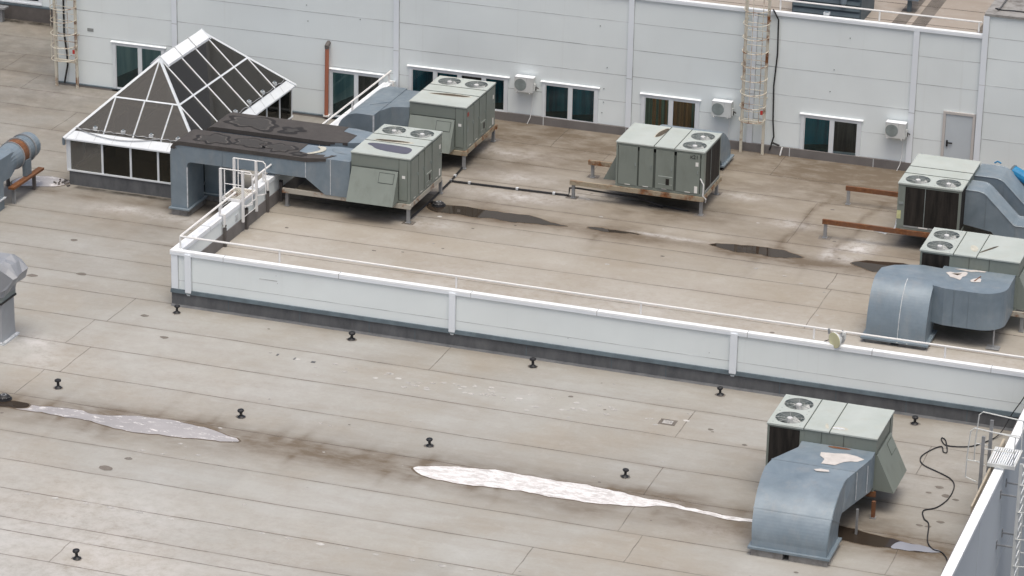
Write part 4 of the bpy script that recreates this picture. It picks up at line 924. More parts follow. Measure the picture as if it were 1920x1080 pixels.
# S-shaped duct of the unit at the right edge
t = thing('offset_duct', 'S-shaped silver sheet metal duct with pale peeled patches beside the front parapet', 'duct', (23, 4.4, U))
b = MB()
plan = [(23.2, 5.6), (23.2, 5.35), (22.6, 5.42), (22.2, 5.3), (21.75, 5.1), (21.45, 4.75), (21.42, 4.3), (21.42, 4.25), (23.22, 4.25), (23.22, 3.85), (23.6, 3.72)]
plan += [(24.5, 3.70)]+arc(24.62, 4.45, .78, .75, -90, 0, 8)+[(25.4, 5.6)]
b.prism(plan, 1.42, 2.60, 'z', 'galv'); build('duct_shell', b, t)
b = MB()
prof = [(4.35, 2.598), (4.25, 2.598)]+[(4.1-1.0*math.sin(R(a)), 1.0+1.598*math.cos(R(a))) for a in range(4, 91, 4)]+[(3.10, .98), (4.3, .98)]
b.prism(prof, 21.42, 23.24, 'x', 'galv'); build('outlet_elbow', b, t)
b = MB(); b.box(21.30, 23.36, 2.98, 4.36, .92, .98, 'galv')
for x in (22.4, 22.7): b.box(x, x+.04, 2.975, 2.98, .94, .96, 'label')
build('flange', b, t)
b = MB(); b.box(21.42, 22.2, 3.1, 4.3, U, .92, 'conc'); b.box(22.45, 23.25, 3.1, 4.3, U, .92, 'conc'); b.box(22.2, 22.45, 3.3, 4.3, U, .919, 'black'); build('curb', b, t)
b = MB(); b.box(25.13, 25.17, 3.95, 3.99, U, 1.42, 'leg'); b.box(24.95, 25.35, 3.8, 4.15, U+.016, U+.03, 'leg'); build('support_rod', b, t)
for x in (23.9, 24.35): b = MB(); b.box(x, x+.012, 3.695, 3.72, 1.44, 2.58, 'galv_d'); build('standing_seam', b, t)
b = MB()
for k in range(11):
    a = R(8*k); a2 = R(8*(k+1)); b.tube([(22.4, 4.1-1.01*math.sin(a), 1.0+1.605*math.cos(a)), (22.4, 4.1-1.01*math.sin(a2), 1.0+1.605*math.cos(a2))], .012, 'sealant', 4)
build('standing_seam', b, t)
b = MB()
for pts in (PATCH_C, PATCH_D, PATCH_E):
    p = pts; b.poly([(a, c, 2.612) for a, c in p], [tuple(range(len(p)))], 'peel')
b.poly([(23.55, 5.0, 2.618), (23.85, 5.1, 2.618), (23.75, 4.9, 2.618)], [(0, 1, 2)], 'silt'); b.poly([(24.3, 4.6, 2.618), (24.42, 5.1, 2.618), (24.45, 5.08, 2.618), (24.35, 4.6, 2.618)], [(0, 1, 2, 3)], 'rust')
build('peeling_patch', b, t)

# tar-covered twin ducts crossing the parapet
def crossing(label, y0, y1, xl, xr, legw, zt, zbm, taper):
    t = thing('crossing_duct', label, 'duct', (xl, y0, 0), group='tar-covered ducts crossing the parapet')
    b = MB()
    r = .38
    prof = [(xl, .28), (xl, zt-r)]+[(xl+r-r*math.cos(R(a)), zt-r+r*math.sin(R(a))) for a in range(15, 91, 15)]
    if taper: prof += [(1.40, zt), (2.1, zt+.07), (2.97, zt+.07), (2.97, 1.43), (2.1, 1.43), (1.40, zbm)]
    else: prof += [(1.9, zt), (1.9, zbm)]
    prof += [(xl+legw+.12, zbm), (xl+legw+.03, zbm-.04), (xl+legw, zbm-.14), (xl+legw, .28)]
    b.prism(prof, y0, y1, 'y', 'galv'); build('duct_shell', b, t)
    b = MB(); e = .015
    top = [(xl+r-(r+e)*math.cos(R(a)), zt-r+(r+e)*math.sin(R(a))) for a in range(18, 91, 12)]
    xe = .95 if taper else 1.6
    band = top+[(xe, zt+e)]
    low = [(p[0]+(.15 if k < 3 else 0), p[1]-(.02 if k < 2 else .14)) for k, p in enumerate(band)]
    b.prism(band+low[::-1], y0-.02, y1+.02, 'y', 'tar')
    if taper:
        b.hexa([(xe-.01, y0-.022, zt-.125), (1.42, y0-.022, zt-.125), (1.42, y0+.5, zt-.125), (xe-.01, y0+.55, zt-.125), (xe-.01, y0-.022, zt+.013), (1.42, y0-.022, zt+.013), (1.42, y0+.42, zt+.013), (xe-.01, y0+.55, zt+.013)], 'tar')
        b.hexa([(1.41, y0-.024, zt-.13), (2.12, y0-.024, zt-.02), (2.35, y0+.4, zt-.02), (1.41, y0+.43, zt-.13), (1.41, y0-.024, zt+.015), (2.12, y0-.024, zt+.085), (2.35, y0+.4, zt+.085), (1.41, y0+.43, zt+.015)], 'tar')
    build('tar_cover', b, t)
    b = MB()
    for x in ((1.395, 2.28) if taper else (1.2,)):
        b.box(x, x+.02, y0-.012, y0+.02, (zbm if x < 2 else 1.45)+.01, zt-.13 if x < 2 else zt+.05, 'sealant')
    b.box(xl-.012, xl+.02, y0-.008, y0+.02, .3, zt-r, 'galv_d'); b.box(xl+legw-.02, xl+legw+.012, y0-.008, y0+.02, .3, zbm-.2, 'sealant')
    for x in (-1.6, -.3): b.box(x, x+.02, y0-.01, y0+.01, zbm+.01, zt-.15, 'galv_d')
    build('standing_seam', b, t)
    b = MB(); b.box(xl-.06, xl+legw+.1, y0-.12, y1+.1, .22, .27, 'galv'); build('flange', b, t)
    b = MB(); b.box(xl+.0, xl+legw+.04, y0-.02, y1+.02, 0, .22, 'conc'); build('curb', b, t)
    return t
P = crossing('front silver duct with wet black tar cover turning down beside the skylight', 7.55, 8.82, -3.48, .0, .58, 2.62, 1.93, True) if False else crossing('front silver duct with wet black tar cover turning down beside the skylight', 7.5, 8.82, -3.48, 2.97, .6, 2.62, 1.93, True)
Q = crossing('rear duct with black tar cover, running between the front one and the wall', 9.2, 10.85, -3.0, 1.9, .6, 2.66, 2.0, False)
b = MB(); b.hexa([(1.9, 9.2, 2.0), (2.97, 9.45, 2.0), (2.97, 10.35, 2.0), (1.9, 10.85, 2.0), (1.9, 9.2, 2.66), (2.97, 9.45, 2.75), (2.97, 10.35, 2.75), (1.9, 10.85, 2.66)], 'galv'); build('transition', b, Q)
b = MB(); b.hexa([(1.6, 9.18, 2.6), (2.2, 9.25, 2.6), (2.2, 10.1, 2.6), (1.6, 10.4, 2.6), (1.6, 9.18, 2.675), (2.2, 9.25, 2.70), (2.2, 10.1, 2.70), (1.6, 10.4, 2.675)], 'tar'); build('tar_edge', b, Q)
b = MB()
p = smooth_poly([(1.55, 8.75), (1.75, 8.55), (1.8, 8.2), (1.55, 7.95), (1.25, 7.85), (1.35, 8.05), (1.6, 8.25), (1.55, 8.5), (1.3, 8.7)], 2); b.poly([(a, c, 2.645+max(0, a-1.4)*.1) for a, c in p], [tuple(range(len(p)))], 'silt_l')
p = smooth_poly([(1.9, 8.7), (2.5, 8.2), (2.7, 8.15), (2.3, 8.15), (2.0, 8.35)], 2); b.poly([(a, c, 2.70) for a, c in p], [tuple(range(len(p)))], 'galv_d')
build('silt_mark', b, P)
def pond(par, cx, cy, a, c, z, seed, inner=True):
    rs = random.Random(seed); n = 36
    ph = [rs.uniform(0, 6.28) for _ in range(6)]; am = [rs.uniform(.05, .13) for _ in range(6)]
    def shp(sc): return [(cx+a*sc*(1+sum(am[j]*math.sin((j+2)*2*math.pi*k/n+ph[j]) for j in range(6)))*math.cos(2*math.pi*k/n), cy+c*sc*(1+sum(am[j]*math.sin((j+2)*2*math.pi*k/n+ph[j]) for j in range(6)))*math.sin(2*math.pi*k/n)) for k in range(n)]
    mb = MB()
    for i_, (sc, key) in enumerate(((1.0, 'tar_wet'), (.80, 'tar_rim'), (.70, 'tar_in')) if inner else ((1.0, 'tar_wet'), (.5, 'tar_in'))):
        mb.poly([(x, y, z+.004*(i_+1)) for x, y in shp(sc)], [tuple(range(n))], key)
    build('damp_patch', mb, par)
pond(P, -2.15, 8.12, .62, .52, 2.636, 3); pond(P, -.85, 8.2, .62, .46, 2.636, 5); pond(P, .25, 8.12, .50, .46, 2.636, 8); pond(P, 1.05, 7.75, .3, .2, 2.636, 9, False)
pond(Q, -1.55, 10.05, .98, .62, 2.677, 12); pond(Q, -.05, 9.8, .42, .4, 2.677, 15, False)

# duct behind, of the unit below the wide window
t = thing('rounded_duct', 'bulky grey duct with rounded shoulder left of the unit below the wide window', 'duct', (1.6, 13.5, U))
b = MB()
prof = [(.75, U)]+[(1.55-.8*math.cos(R(a)), 2.1+.72*math.sin(R(a))) for a in range(0, 91, 5)]+[(2.08, 2.82), (2.08, U)]
b.prism(prof, 11.95, 15.2, 'y', 'galv_d'); build('duct_shell', b, t)
b = MB(); b.prism([(2.07, 12.55), (2.3, 13.1), (2.87, 13.3), (2.87, 15.1), (2.07, 15.1)], 1.5, 2.80, 'z', 'galv_d'); build('branch', b, t)
b = MB(); b.box(2.05, 2.10, 11.94, 11.97, U, 2.8, 'sealant'); b.prism([(1.52, 13.0), (2.1, 13.6), (2.12, 13.57), (1.54, 12.97)], 2.822, 2.835, 'z', 'galv'); build('standing_seam', b, t)

# twin sloping ducts at right
def slope_duct(label, y0, y1, dx, zt):
    t = thing('sloping_duct', label, 'duct', (23, y0, U), group='sloping twin ducts at the right')
    b = MB()
    top = [(22.52, zt), (22.9+dx, zt)]+[(23.0+dx, zt-.01), (23.12+dx, zt-.05), (23.22+dx, zt-.12)]+[(24.12+dx, zt-.98), (24.2+dx, zt-1.02), (27.5, zt-1.02)]
    bot = [(27.5, U+.05), (24.0+dx, U+.05), (23.45+dx, 1.48), (22.52, 1.62)]
    b.prism(top+bot, y0, y1, 'y', 'galv'); build('duct_shell', b, t)
    b = MB()
    for k in range(len(top)-1):
        for y in (y0, y1): b.tube([(top[k][0], y, top[k][1]), (top[k+1][0], y, top[k+1][1])], .018, 'galv_d', 4)
    b.box(23.2+dx, 23.23+dx, y0-.01, y0+.01, 1.6, zt-.15, 'galv_d'); b.box(24.2+dx, 24.23+dx, y0-.01, y0+.01, U+.1, zt-1.05, 'galv_d')
    build('edge_seam', b, t)
    b = MB(); b.box(25.2, 25.3, (y0+y1)/2, (y0+y1)/2+.1, U, U+.1, 'leg'); build('support_rod', b, t)
slope_duct('nearer of two sloping blue grey ducts beside the unit with the wide coil', 12.12, 13.1, 0, 2.80)
slope_duct('farther of two sloping blue grey ducts, close to the white wall at right', 13.5, 14.75, .3, 2.84)
t = thing('blue_hose_wrap', 'bright blue plastic tube wrap lying on the far sloping duct at the right edge', 'plastic wrap', (23.9, 15.0, 2.3))
b = MB(); b.tube([(23.55, 14.95, 2.66), (24.3, 14.7, 2.42)], .19, 'blue', 12); build('sleeve', b, t, smooth=False)
b = MB(); b.tube([(23.50, 14.97, 2.68), (23.56, 14.95, 2.66)], .20, 'flash', 12); b.tube([(24.3, 14.7, 2.42), (24.45, 14.66, 2.36)], .17, 'black', 12); build('collar', b, t)
b = MB(); b.box(23.85, 24.05, 14.72, 14.78, 2.50, 2.6, 'silt'); build('dirt_patch', b, t)
b = MB(); b.tube([(22.9, 15.0, 2.84), (23.0, 15.02, 2.9), (23.12, 15.0, 2.85)], .028, 'blue', 8); single('blue_strap', b, 'small blue strap end behind the unit with the wide coil', 'strap')

# ------------------------------------------------------------ skylight
SKX0, SKX1, SKY0, SKY1, EZ, RZ = -8.0, -3.1, 8.9, 17.15, 1.72, 4.12
RX = (SKX0+SKX1)/2; RY0, RY1 = SKY0+2.35, SKY1-2.4
t = thing('hipped_skylight', 'large hipped glass skylight with white frame standing before the rear wall', 'skylight', (RX, 13, 0))
b = MB()
for q in ((SKX0+.03, SKX1-.03, SKY0, SKY0+.18), (SKX0+.03, SKX1-.03, SKY1-.18, SKY1), (SKX0+.03, SKX0+.21, SKY0+.18, SKY1-.18), (SKX1-.21, SKX1-.03, SKY0+.18, SKY1-.18)): b.box(q[0], q[1], q[2], q[3], 0, .51, 'skirt')
build('curb', b, t)
b = MB(); b.box(SKX0+.21, SKX1-.21, SKY0+.18, SKY1-.18, .01, .06, 'inside')
b.poly([(SKX0+.3, SKY0+3.0, .07), (SKX1-.3, SKY0+3.0, .07), (SKX1-.3, SKY0+3.2, .6), (SKX0+.3, SKY0+3.2, .6)], [(0, 1, 2, 3)], 'inside')
for y in (12.2, 13.4, 14.6, 15.8): b.box(SKX0+.4, SKX1-.4, y, y+.2, .07, .35, 'conc')
b.tube([(RX, RY0, EZ-.3), (RX, RY1, EZ-.3)], .05, 'inside')
build('light_well', b, t)
bars = MB(); wv = .045
def bar(p, q, w_=.038, h=.05, key='wframe'):
    bars.tube([p, q], w_, key, 4)
def slab(pts, th=.012): return pts
def pane_poly(mb, pts): 
    n = len(pts); a = Vector(pts[0]); b_ = Vector(pts[1]); c = Vector(pts[2]); nn = (b_-a).cross(c-a).normalized()*.012; key_ = 'glass_h' if abs(nn.y) > abs(nn.x) else 'glass'
    mb.poly([tuple(Vector(p)+nn) for p in pts]+[tuple(Vector(p)-nn) for p in pts], [tuple(range(n)), tuple(reversed(range(n, 2*n)))]+[(i, (i+1) % n, (i+1) % n+n, i+n) for i in range(n)], key_)
# vertical glazing
xs = [SKX0+.04, -6.7, -5.63, -4.6, SKX1-.04]
ysr = [SKY0+.04]+[SKY0+1.18*i for i in range(1, 7)]+[SKY1-.04]
for yy in (SKY0+.02, SKY1-.02):
    for i in range(4):
        g_ = MB(); g_.box(xs[i]+.04, xs[i+1]-.04, yy-.01, yy+.01, .56, EZ-.08, ('glass_g' if yy < 10 else 'glass_c') if i == 0 else 'glass_s'); build('side_pane', g_, t)
for xx in (SKX0+.02, SKX1-.02):
    for i in range(7):
        g_ = MB(); g_.box(xx-.01, xx+.01, ysr[i]+.04, ysr[i+1]-.04, .56, EZ-.08, 'glass_c' if xx < -6 else 'glass_s'); build('side_pane', g_, t)
b = MB()
for yy in (SKY0+.02, SKY1-.02):
    for x in xs: b.box(x-.035, x+.035, yy-.035, yy+.035, .56, EZ-.08, 'wframe')
for xx in (SKX0+.02, SKX1-.02):
    for y in ysr[1:-1]: b.box(xx-.035, xx+.035, y-.035, y+.035, .56, EZ-.08, 'wframe')
for z0, z1 in ((.51, .56), (EZ-.08, EZ)):
    b.box(SKX0-.03, SKX1+.03, SKY0-.04, SKY0+.06, z0, z1, 'wframe'); b.box(SKX0-.03, SKX1+.03, SKY1-.06, SKY1+.04, z0, z1, 'wframe')
    b.box(SKX0-.03, SKX0+.07, SKY0+.06, SKY1-.06, z0, z1, 'wframe'); b.box(SKX1-.07, SKX1+.03, SKY0+.06, SKY1-.06, z0, z1, 'wframe')
b.box(SKX0-.06, SKX0+.1, SKY0-.0, SKY0+.12, .5, EZ, 'wframe')
build('mullion_frame', b, t)
b = MB()
for k in range(7):
    y = RY0-1.17+k*1.17*(5.6/6)
    f_ = max(0, min(1, 1-max(RY0-y, y-RY1, 0)/2.4)); zt_ = EZ+(RZ-EZ)*f_-.42; wx_ = (SKX1-RX-.25)
    for sx in (-1, 1): b.tube([(RX+sx*wx_, y, EZ-.25), (RX+sx*wx_*(1-f_)+sx*.05, y, zt_)], .085, 'inside2', 4)
for f_ in (.3, .62): 
    for sx in (-1, 1): b.tube([(RX+sx*(SKX1-RX-.2)*(1-f_), RY0-1.2, EZ+(RZ-EZ)*f_-.45), (RX+sx*(SKX1-RX-.2)*(1-f_), RY1+1.2, EZ+(RZ-EZ)*f_-.45)], .06, 'inside2', 4)
b.tube([(SKX0+.4, SKY0+.75, EZ+.1), (SKX1-.4, SKY0+.75, EZ+.1)], .06, 'inside2', 4); b.tube([(SKX0+1.2, SKY0+1.5, EZ+.9), (SKX1-1.2, SKY0+1.5, EZ+.9)], .06, 'inside2', 4)
build('inner_frame', b, t)
# eave apron: the lowest strip of each slope
def lerp(p, q, f): return tuple(p[i]+(q[i]-p[i])*f for i in range(3))
A0 = (SKX0-.10, SKY0-.10, EZ-.02); B0 = (SKX1+.10, SKY0-.10, EZ-.02); C0 = (SKX1+.10, SKY1+.10, EZ-.02); D0 = (SKX0-.10, SKY1+.10, EZ-.02)
E0 = (RX, RY0, RZ); F0 = (RX, RY1, RZ)
fa = .098
A1, B1, C1, D1 = lerp(A0, E0, fa), lerp(B0, E0, fa), lerp(C0, F0, fa), lerp(D0, F0, fa)
b = MB()
for p in ((A0, B0, B1, A1), (B0, C0, C1, B1), (C0, D0, D1, C1), (D0, A0, A1, D1)):
    lo = [(q[0], q[1], q[2]-.05) for q in p]; b.hexa(lo+list(p), 'wframe')
build('eave_apron', b, t)
def roofpanes(P0, P1, Q1, Q0, cuts, nm):
    pass
# glass slopes
fm = .52
A2, B2, C2, D2 = lerp(A0, E0, fm), lerp(B0, E0, fm), lerp(C0, F0, fm), lerp(D0, F0, fm)
def span(P, Q, f): return lerp(P, Q, f)
# front and rear hips: x cuts
def hip(P1, Q1, P2, Q2, apex, xcuts):
    def at(P, Q, x): return lerp(P, Q, (x-P[0])/(Q[0]-P[0]))
    low = [P1]+[at(P1, Q1, x) for x in xcuts]+[Q1]
    for i in range(len(low)-1):
        a, c = low[i], low[i+1]
        def up(q):
            if q[0] <= P2[0]: f = (q[0]-P1[0])/(P2[0]-P1[0]); return lerp(P1, P2, max(0, min(1, f)))
            if q[0] >= Q2[0]: f = (Q1[0]-q[0])/(Q1[0]-Q2[0]); return lerp(Q1, Q2, max(0, min(1, f)))
            return at(P2, Q2, q[0])
        ua, uc = up(a), up(c); pts = [a, c]
        if (Vector(uc)-Vector(c)).length > .02: pts.append(uc)
        if uc[0] > P2[0]+.01 and ua[0] < P2[0]-.01: pts.append(P2)
        if ua[0] < Q2[0]-.01 and uc[0] > Q2[0]+.01: pts.append(Q2)
        if (Vector(ua)-Vector(a)).length > .02: pts.append(ua)
        g_ = MB(); pane_poly(g_, pts); build('roof_pane', g_, t)
    for i in range(1, len(low)-1): bar(low[i], up(low[i]))
    mid = lerp(P2, Q2, .5); apx = apex
    for pts in ([P2, mid, apx], [mid, Q2, apx]): g_ = MB(); pane_poly(g_, pts); build('roof_pane', g_, t)
    bar(P2, Q2); bar(mid, apx)
hip(A1, B1, A2, B2, E0, (-6.7, -5.6, -4.55))
hip(D1, C1, D2, C2, F0, (-6.7, -5.6, -4.55))
def slope(P1, Q1, P2, Q2, E, F):
    # P1..Q1 along y at the eave; E, F ridge ends
    def at(P, Q, y): return lerp(P, Q, (y-P[1])/(Q[1]-P[1]))
    ycr = [E[1]+(F[1]-E[1])*k/3 for k in range(4)]
    yc = [P1[1]+.62]+[ycr[0]-1.17*0-.0+0]*0+ycr+[Q1[1]-.62]
    yc = [E[1]-1.17]+ycr+[F[1]+1.17]
    low = [P1]+[at(P1, Q1, y) for y in yc]+[Q1]
    for i in range(len(low)-1):
        a, c = low[i], low[i+1]
        def up(q):
            if q[1] <= P2[1]: return lerp(P1, P2, max(0, min(1, (q[1]-P1[1])/(P2[1]-P1[1]))))
            if q[1] >= Q2[1]: return lerp(Q1, Q2, max(0, min(1, (Q1[1]-q[1])/(Q1[1]-Q2[1]))))
            return at(P2, Q2, q[1])
        ua, uc = up(a), up(c); pts = [a, c]
        if (Vector(uc)-Vector(c)).length > .02: pts.append(uc)
        if uc[1] > P2[1]+.01 and ua[1] < P2[1]-.01: pts.append(P2)
        if ua[1] < Q2[1]-.01 and uc[1] > Q2[1]+.01: pts.append(Q2)
        if (Vector(ua)-Vector(a)).length > .02: pts.append(ua)
        g_ = MB(); pane_poly(g_, pts); build('roof_pane', g_, t)
    for q in low[1:-1]: bar(q, up(q))
    mids = [P2]+[at(P2, Q2, y) for y in ycr]+[Q2]
    tops = [E]+[lerp(E, F, k/3) for k in range(4)]+[F]
    for i in range(len(mids)-1):
        pts = [mids[i], mids[i+1], tops[i+1]]+([tops[i]] if tops[i] != tops[i+1] else [])
        g_ = MB(); pane_poly(g_, pts); build('roof_pane', g_, t)
    for k in range(4): bar(mids[k+1], tops[k+1])
    bar(P2, Q2, .045)
slope(B1, C1, B2, C2, E0, F0)
slope(A1, D1, A2, D2, E0, F0)
for p, q in ((A0, E0), (B0, E0), (C0, F0), (D0, F0)): bar(p, q, .055)
o = build('rafters', bars, t)
b = MB(); s = .29
for sx in (-1, 1):
    b.hexa([(RX, RY0-.02, RZ-.04), (RX+sx*s, RY0+.0, RZ-s*.93), (RX+sx*s, RY1, RZ-s*.93), (RX, RY1+.02, RZ-.04), (RX, RY0-.02, RZ+.10), (RX+sx*s, RY0+.0, RZ-s*.93+.10), (RX+sx*s, RY1, RZ-s*.93+.10), (RX, RY1+.02, RZ+.10)], 'coping')
build('ridge_cap', b, t)
for k in range(4):
    y = RY0+(RY1-RY0)*k/3
    for sx in (-1, 1):
        b = MB(); b.tube([(RX, y, RZ+.12), (RX+sx*.36, y, RZ-.36*.93+.12)], .02, 'joint' if 0 < k < 3 else 'wframe', 4); build('ridge_clip', b, t)
def lampbox(x, y, z):
    b = MB(); b.box(x-.07, x+.07, y-.05, y+.05, z-.02, z+.10, 'sealant'); b.box(x-.03, x+.03, y-.03, y+.03, z+.1, z+.14, 'galv_d'); build('roof_light', b, t)
for x in (-7.05, -6.0, -4.95, -3.95): lampbox(x, SKY0+.24, EZ+.30)
for y in (10.2, 11.4, 12.6, 13.8, 15.0, 16.1): lampbox(SKX1-.24, y, EZ+.30)
b = MB()
pts = []
for i in range(40):
    f = i/39; x = SKX0+.2+f*(SKX1-SKX0-.5); pts.append((x, SKY0+.18+.03*math.sin(i*1.7), EZ+.30+.015*math.sin(i*2.3)))
b.tube(pts, .016, 'leg', 4)
pts = [(SKX0+.25+f*3.2, SKY0+.18-.18*math.sin(f*math.pi), EZ+.30-.17*math.sin(f*math.pi)) for f in [i/16 for i in range(17)]]
b.tube(pts, .014, 'leg', 4)
pts = [(SKX1-.17+.03*math.sin(i*1.3), SKY0+.6+i*.2, EZ+.28+.02*math.sin(i*2.1)) for i in range(38)]
b.tube(pts, .016, 'leg', 4)
for i in range(7): b.tube([(SKX0+.35+i*.68, SKY0-.09, EZ), (SKX0+.42+i*.68, SKY0+.2, EZ+.3)], .004, 'leg', 3)
for i in range(9): b.tube([(SKX1+.09, SKY0+.35+i*.87, EZ), (SKX1-.2, SKY0+.42+i*.87, EZ+.3)], .004, 'leg', 3)
build('cable_run', b, t)
b = MB(); b.box(SKX0-.16, SKX0-.08, SKY0-.1, SKY0, EZ-.28, EZ-.02, 'galv_d'); build('corner_lamp', b, t)

# ------------------------------------------------------------ ladders
def caged_ladder(label, xa, xb, y, z0, z1, zc, mat, redside=None):
    t = thing('caged_ladder', label, 'ladder', ((xa+xb)/2, y, z0), group='caged steel ladders')
    for x in (xa, xb):
        b = MB(); b.box(x-.045, x+.045, y-.04, y+.04, z0, z1, mat); build('stile', b, t)
    n = int((z1-z0-1.2)/.27)
    for k in range(n):
        z = z0+1.25+k*.27
        b = MB(); b.tube([(xa+.03, y, z), (xb-.03, y, z)], .011, mat, 4); build('rung', b, t)
    b = MB(); b.box(xa-.02, xb+.02, y-.06, y+.02, zc-.12, zc-.02, mat); build('cross_bar', b, t)
    xm = (xa+xb)/2; hw = (xb-xa)/2; z = zc+.08; k = 0
    while z < z1-.1:
        b = MB()
        pts = [(xm+(hw+.06)*math.cos(a), y-.02-.62*abs(math.sin(a))**.8, z) for a in [math.pi*i/12 for i in range(13)]]
        b.tube(pts, .017, mat, 5); build('cage_hoop', b, t); z += .5; k += 1
    for a in (math.pi*.25, math.pi*.5, math.pi*.75):
        b = MB(); x = xm+(hw+.06)*math.cos(a); yy = y-.02-.62*abs(math.sin(a))**.8
        b.tube([(x, yy, zc+.08), (x, yy, z-.5)], .011, mat, 4); build('cage_bar', b, t)
    b = MB(); b.box(xb-.13, xb-.045, y-.07, y-.045, zc+.25, zc+.40, 'redtag'); build('warning_tag', b, t)
    for zz in (z0+2.0, z0+3.6, z0+4.8):
        for x in (xa, xb):
            if zz < z1: b = MB(); b.box(x-.02, x+.02, y+.04, WY-.01, zz, zz+.04, mat); build('wall_bracket', b, t)
    return t
caged_ladder('rusty cream caged ladder on the rear wall next to a hanging black cable', 13.29, 14.08, 18.72, U, 7.6, 2.02, 'ladder')
caged_ladder('rusty cream caged ladder at the left corner of the rear wall', -13.36, -12.5, 18.72, 0, 6.9, 1.1, 'ladder')
b = MB(); b.tube([(-13.08, WY-.05, 4.5), (-13.1, WY-.05, 2.0), (-13.0, WY-.06, 1.2), (-12.98, WY-.08, .8), (-13.1, WY-.15, .1)], .035, 'black', 6)
single('wall_cable', b, 'dark cable running down the wall behind the left corner ladder', 'cable')

# crossover platform on the left parapet
def crossover(label, ox, oy, z, mat, wy=1.1, wx=.78, down=True):
    t = thing('stair_platform', label, 'platform', (ox, oy, z))
    b = MB(); b.box(ox, ox+wx, oy, oy+.05, z-.08, z, mat); b.box(ox, ox+wx, oy+wy-.05, oy+wy, z-.08, z, mat); b.box(ox, ox+.05, oy+.05, oy+wy-.05, z-.08, z, mat); b.box(ox+wx-.05, ox+wx, oy+.05, oy+wy-.05, z-.08, z, mat)
    build('platform_frame', b, t)
    for k in range(11):
        x = ox+.07+k*(wx-.14)/10
        b = MB(); b.box(x-.009, x+.009, oy+.05, oy+wy-.05, z-.02, z+.0, 'ladder'); build('grating_bar', b, t)
    for yy in (oy, oy+wy):
        for x, zl, zh in ((ox, z-1.8, z+1.0), (ox+wx, z-.75, z+1.0)):
            b = MB(); b.box(x-.04, x+.04, yy-.035, yy+.035, zl, zh, mat); build('post', b, t)
        b = MB(); b.tube([(ox-.0, yy, z+1.0), (ox+wx+.25, yy, z+1.0), (ox+wx+.33, yy, z+.92), (ox+wx+.33, yy, z-.1), (ox+wx+.05, yy, z-.2)], .02, mat, 6)
        b.tube([(ox+.14, yy, z+1.0), (ox+.14, yy, z)], .02, mat, 6); b.tube([(ox+.14, yy, z+.5), (ox+wx, yy, z+.5)], .015, mat, 6)
        build('handrail', b, t)
    for k in range(5):
        b = MB(); zz = z-.35-k*.3
        b.tube([(ox, oy, zz), (ox, oy+wy, zz)], .014, mat, 5); build('rung', b, t)
    b = MB(); b.tube([(ox+wx, oy, z-.3), (ox+wx, oy+wy, z-.3)], .014, mat, 5); b.tube([(ox+wx, oy, z-.6), (ox+wx, oy+wy, z-.6)], .014, mat, 5); build('rung', b, t)
    return t
crossover('white crossover platform with handrails bridging the side parapet near the skylight', -.42, 4.72, 1.93, 'white_st')

# ladder platform at the right-hand roof edge
t = thing('roof_access_ladder', 'light grey caged ladder and slatted platform rising over the right-hand roof edge', 'ladder', (27.9, -6.5, 0))
mat = 'acw'
b = MB(); px0, px1, py0, py1, pz = 27.05, 27.8, -7.0, -5.85, 2.0
for q in ((px0, px1, py0, py0+.05), (px0, px1, py1-.05, py1), (px0, px0+.05, py0+.05, py1-.05), (px1-.05, px1, py0+.05, py1-.05)): b.box(*q, pz-.1, pz, mat)
build('platform_frame', b, t)
for k in range(11):
    x = px0+.07+k*.061; b = MB(); b.box(x-.014, x+.014, py0+.05, py1-.05, pz-.03, pz+.003, 'coping'); build('grating_bar', b, t)
for yy in (py0, py1):
    b = MB(); b.tube([(27.85, yy, pz+.85), (26.65, yy, pz+.95), (26.55, yy, pz+.85), (26.5, yy, pz+.1), (26.5, yy, pz-.5), (26.8, yy, pz-.6)], .018, mat, 6); b.tube([(27.75, yy, pz), (27.75, yy, pz+.85)], .015, mat, 5); b.tube([(26.95, yy, pz+.4), (27.75, yy, pz+.4)], .015, mat, 5); b.tube([(26.52, yy, pz), (26.9, yy, pz)], .015, mat, 5); build('handrail', b, t)
    b = MB(); b.box(26.86, 26.95, yy-.03, yy+.03, .9 if yy == py0 else 1.2, pz+.75, 'leg'); build('post', b, t)
for yy in (-6.85, -6.05):
    b = MB(); b.box(27.9, 27.99, yy-.03, yy+.03, -8, pz+.05, mat); build('stile', b, t)
for k in range(28):
    z = pz-.15-k*.27; b = MB(); b.tube([(27.95, -6.85, z), (27.95, -6.05, z)], .014, 'coping', 5); build('rung', b, t)
for k in range(10):
    z = pz+.25-k*.8; b = MB()
    b.tube([(27.95+.72*math.sin(a), -6.45-.45*math.cos(a), z) for a in [math.pi*i/10 for i in range(11)]], .015, mat, 5); build('cage_hoop', b, t)
for a in (.8, 1.57, 2.3):
    b = MB(); x, y = 27.95+.72*math.sin(a), -6.45-.45*math.cos(a); b.tube([(x, y, pz+.25), (x, y, -7)], .012, mat, 4); build('cage_bar', b, t)
for k in range(4):
    for yy in (-6.95, -6.15):
        z = 1.1-k*1.5; b = MB(); b.box(27.47, 27.9, yy-.02, yy+.02, z, z+.04, 'leg'); b.box(27.464, 27.485, yy-.04, yy+.04, z-.1, z+.14, 'leg'); build('wall_bracket', b, t)

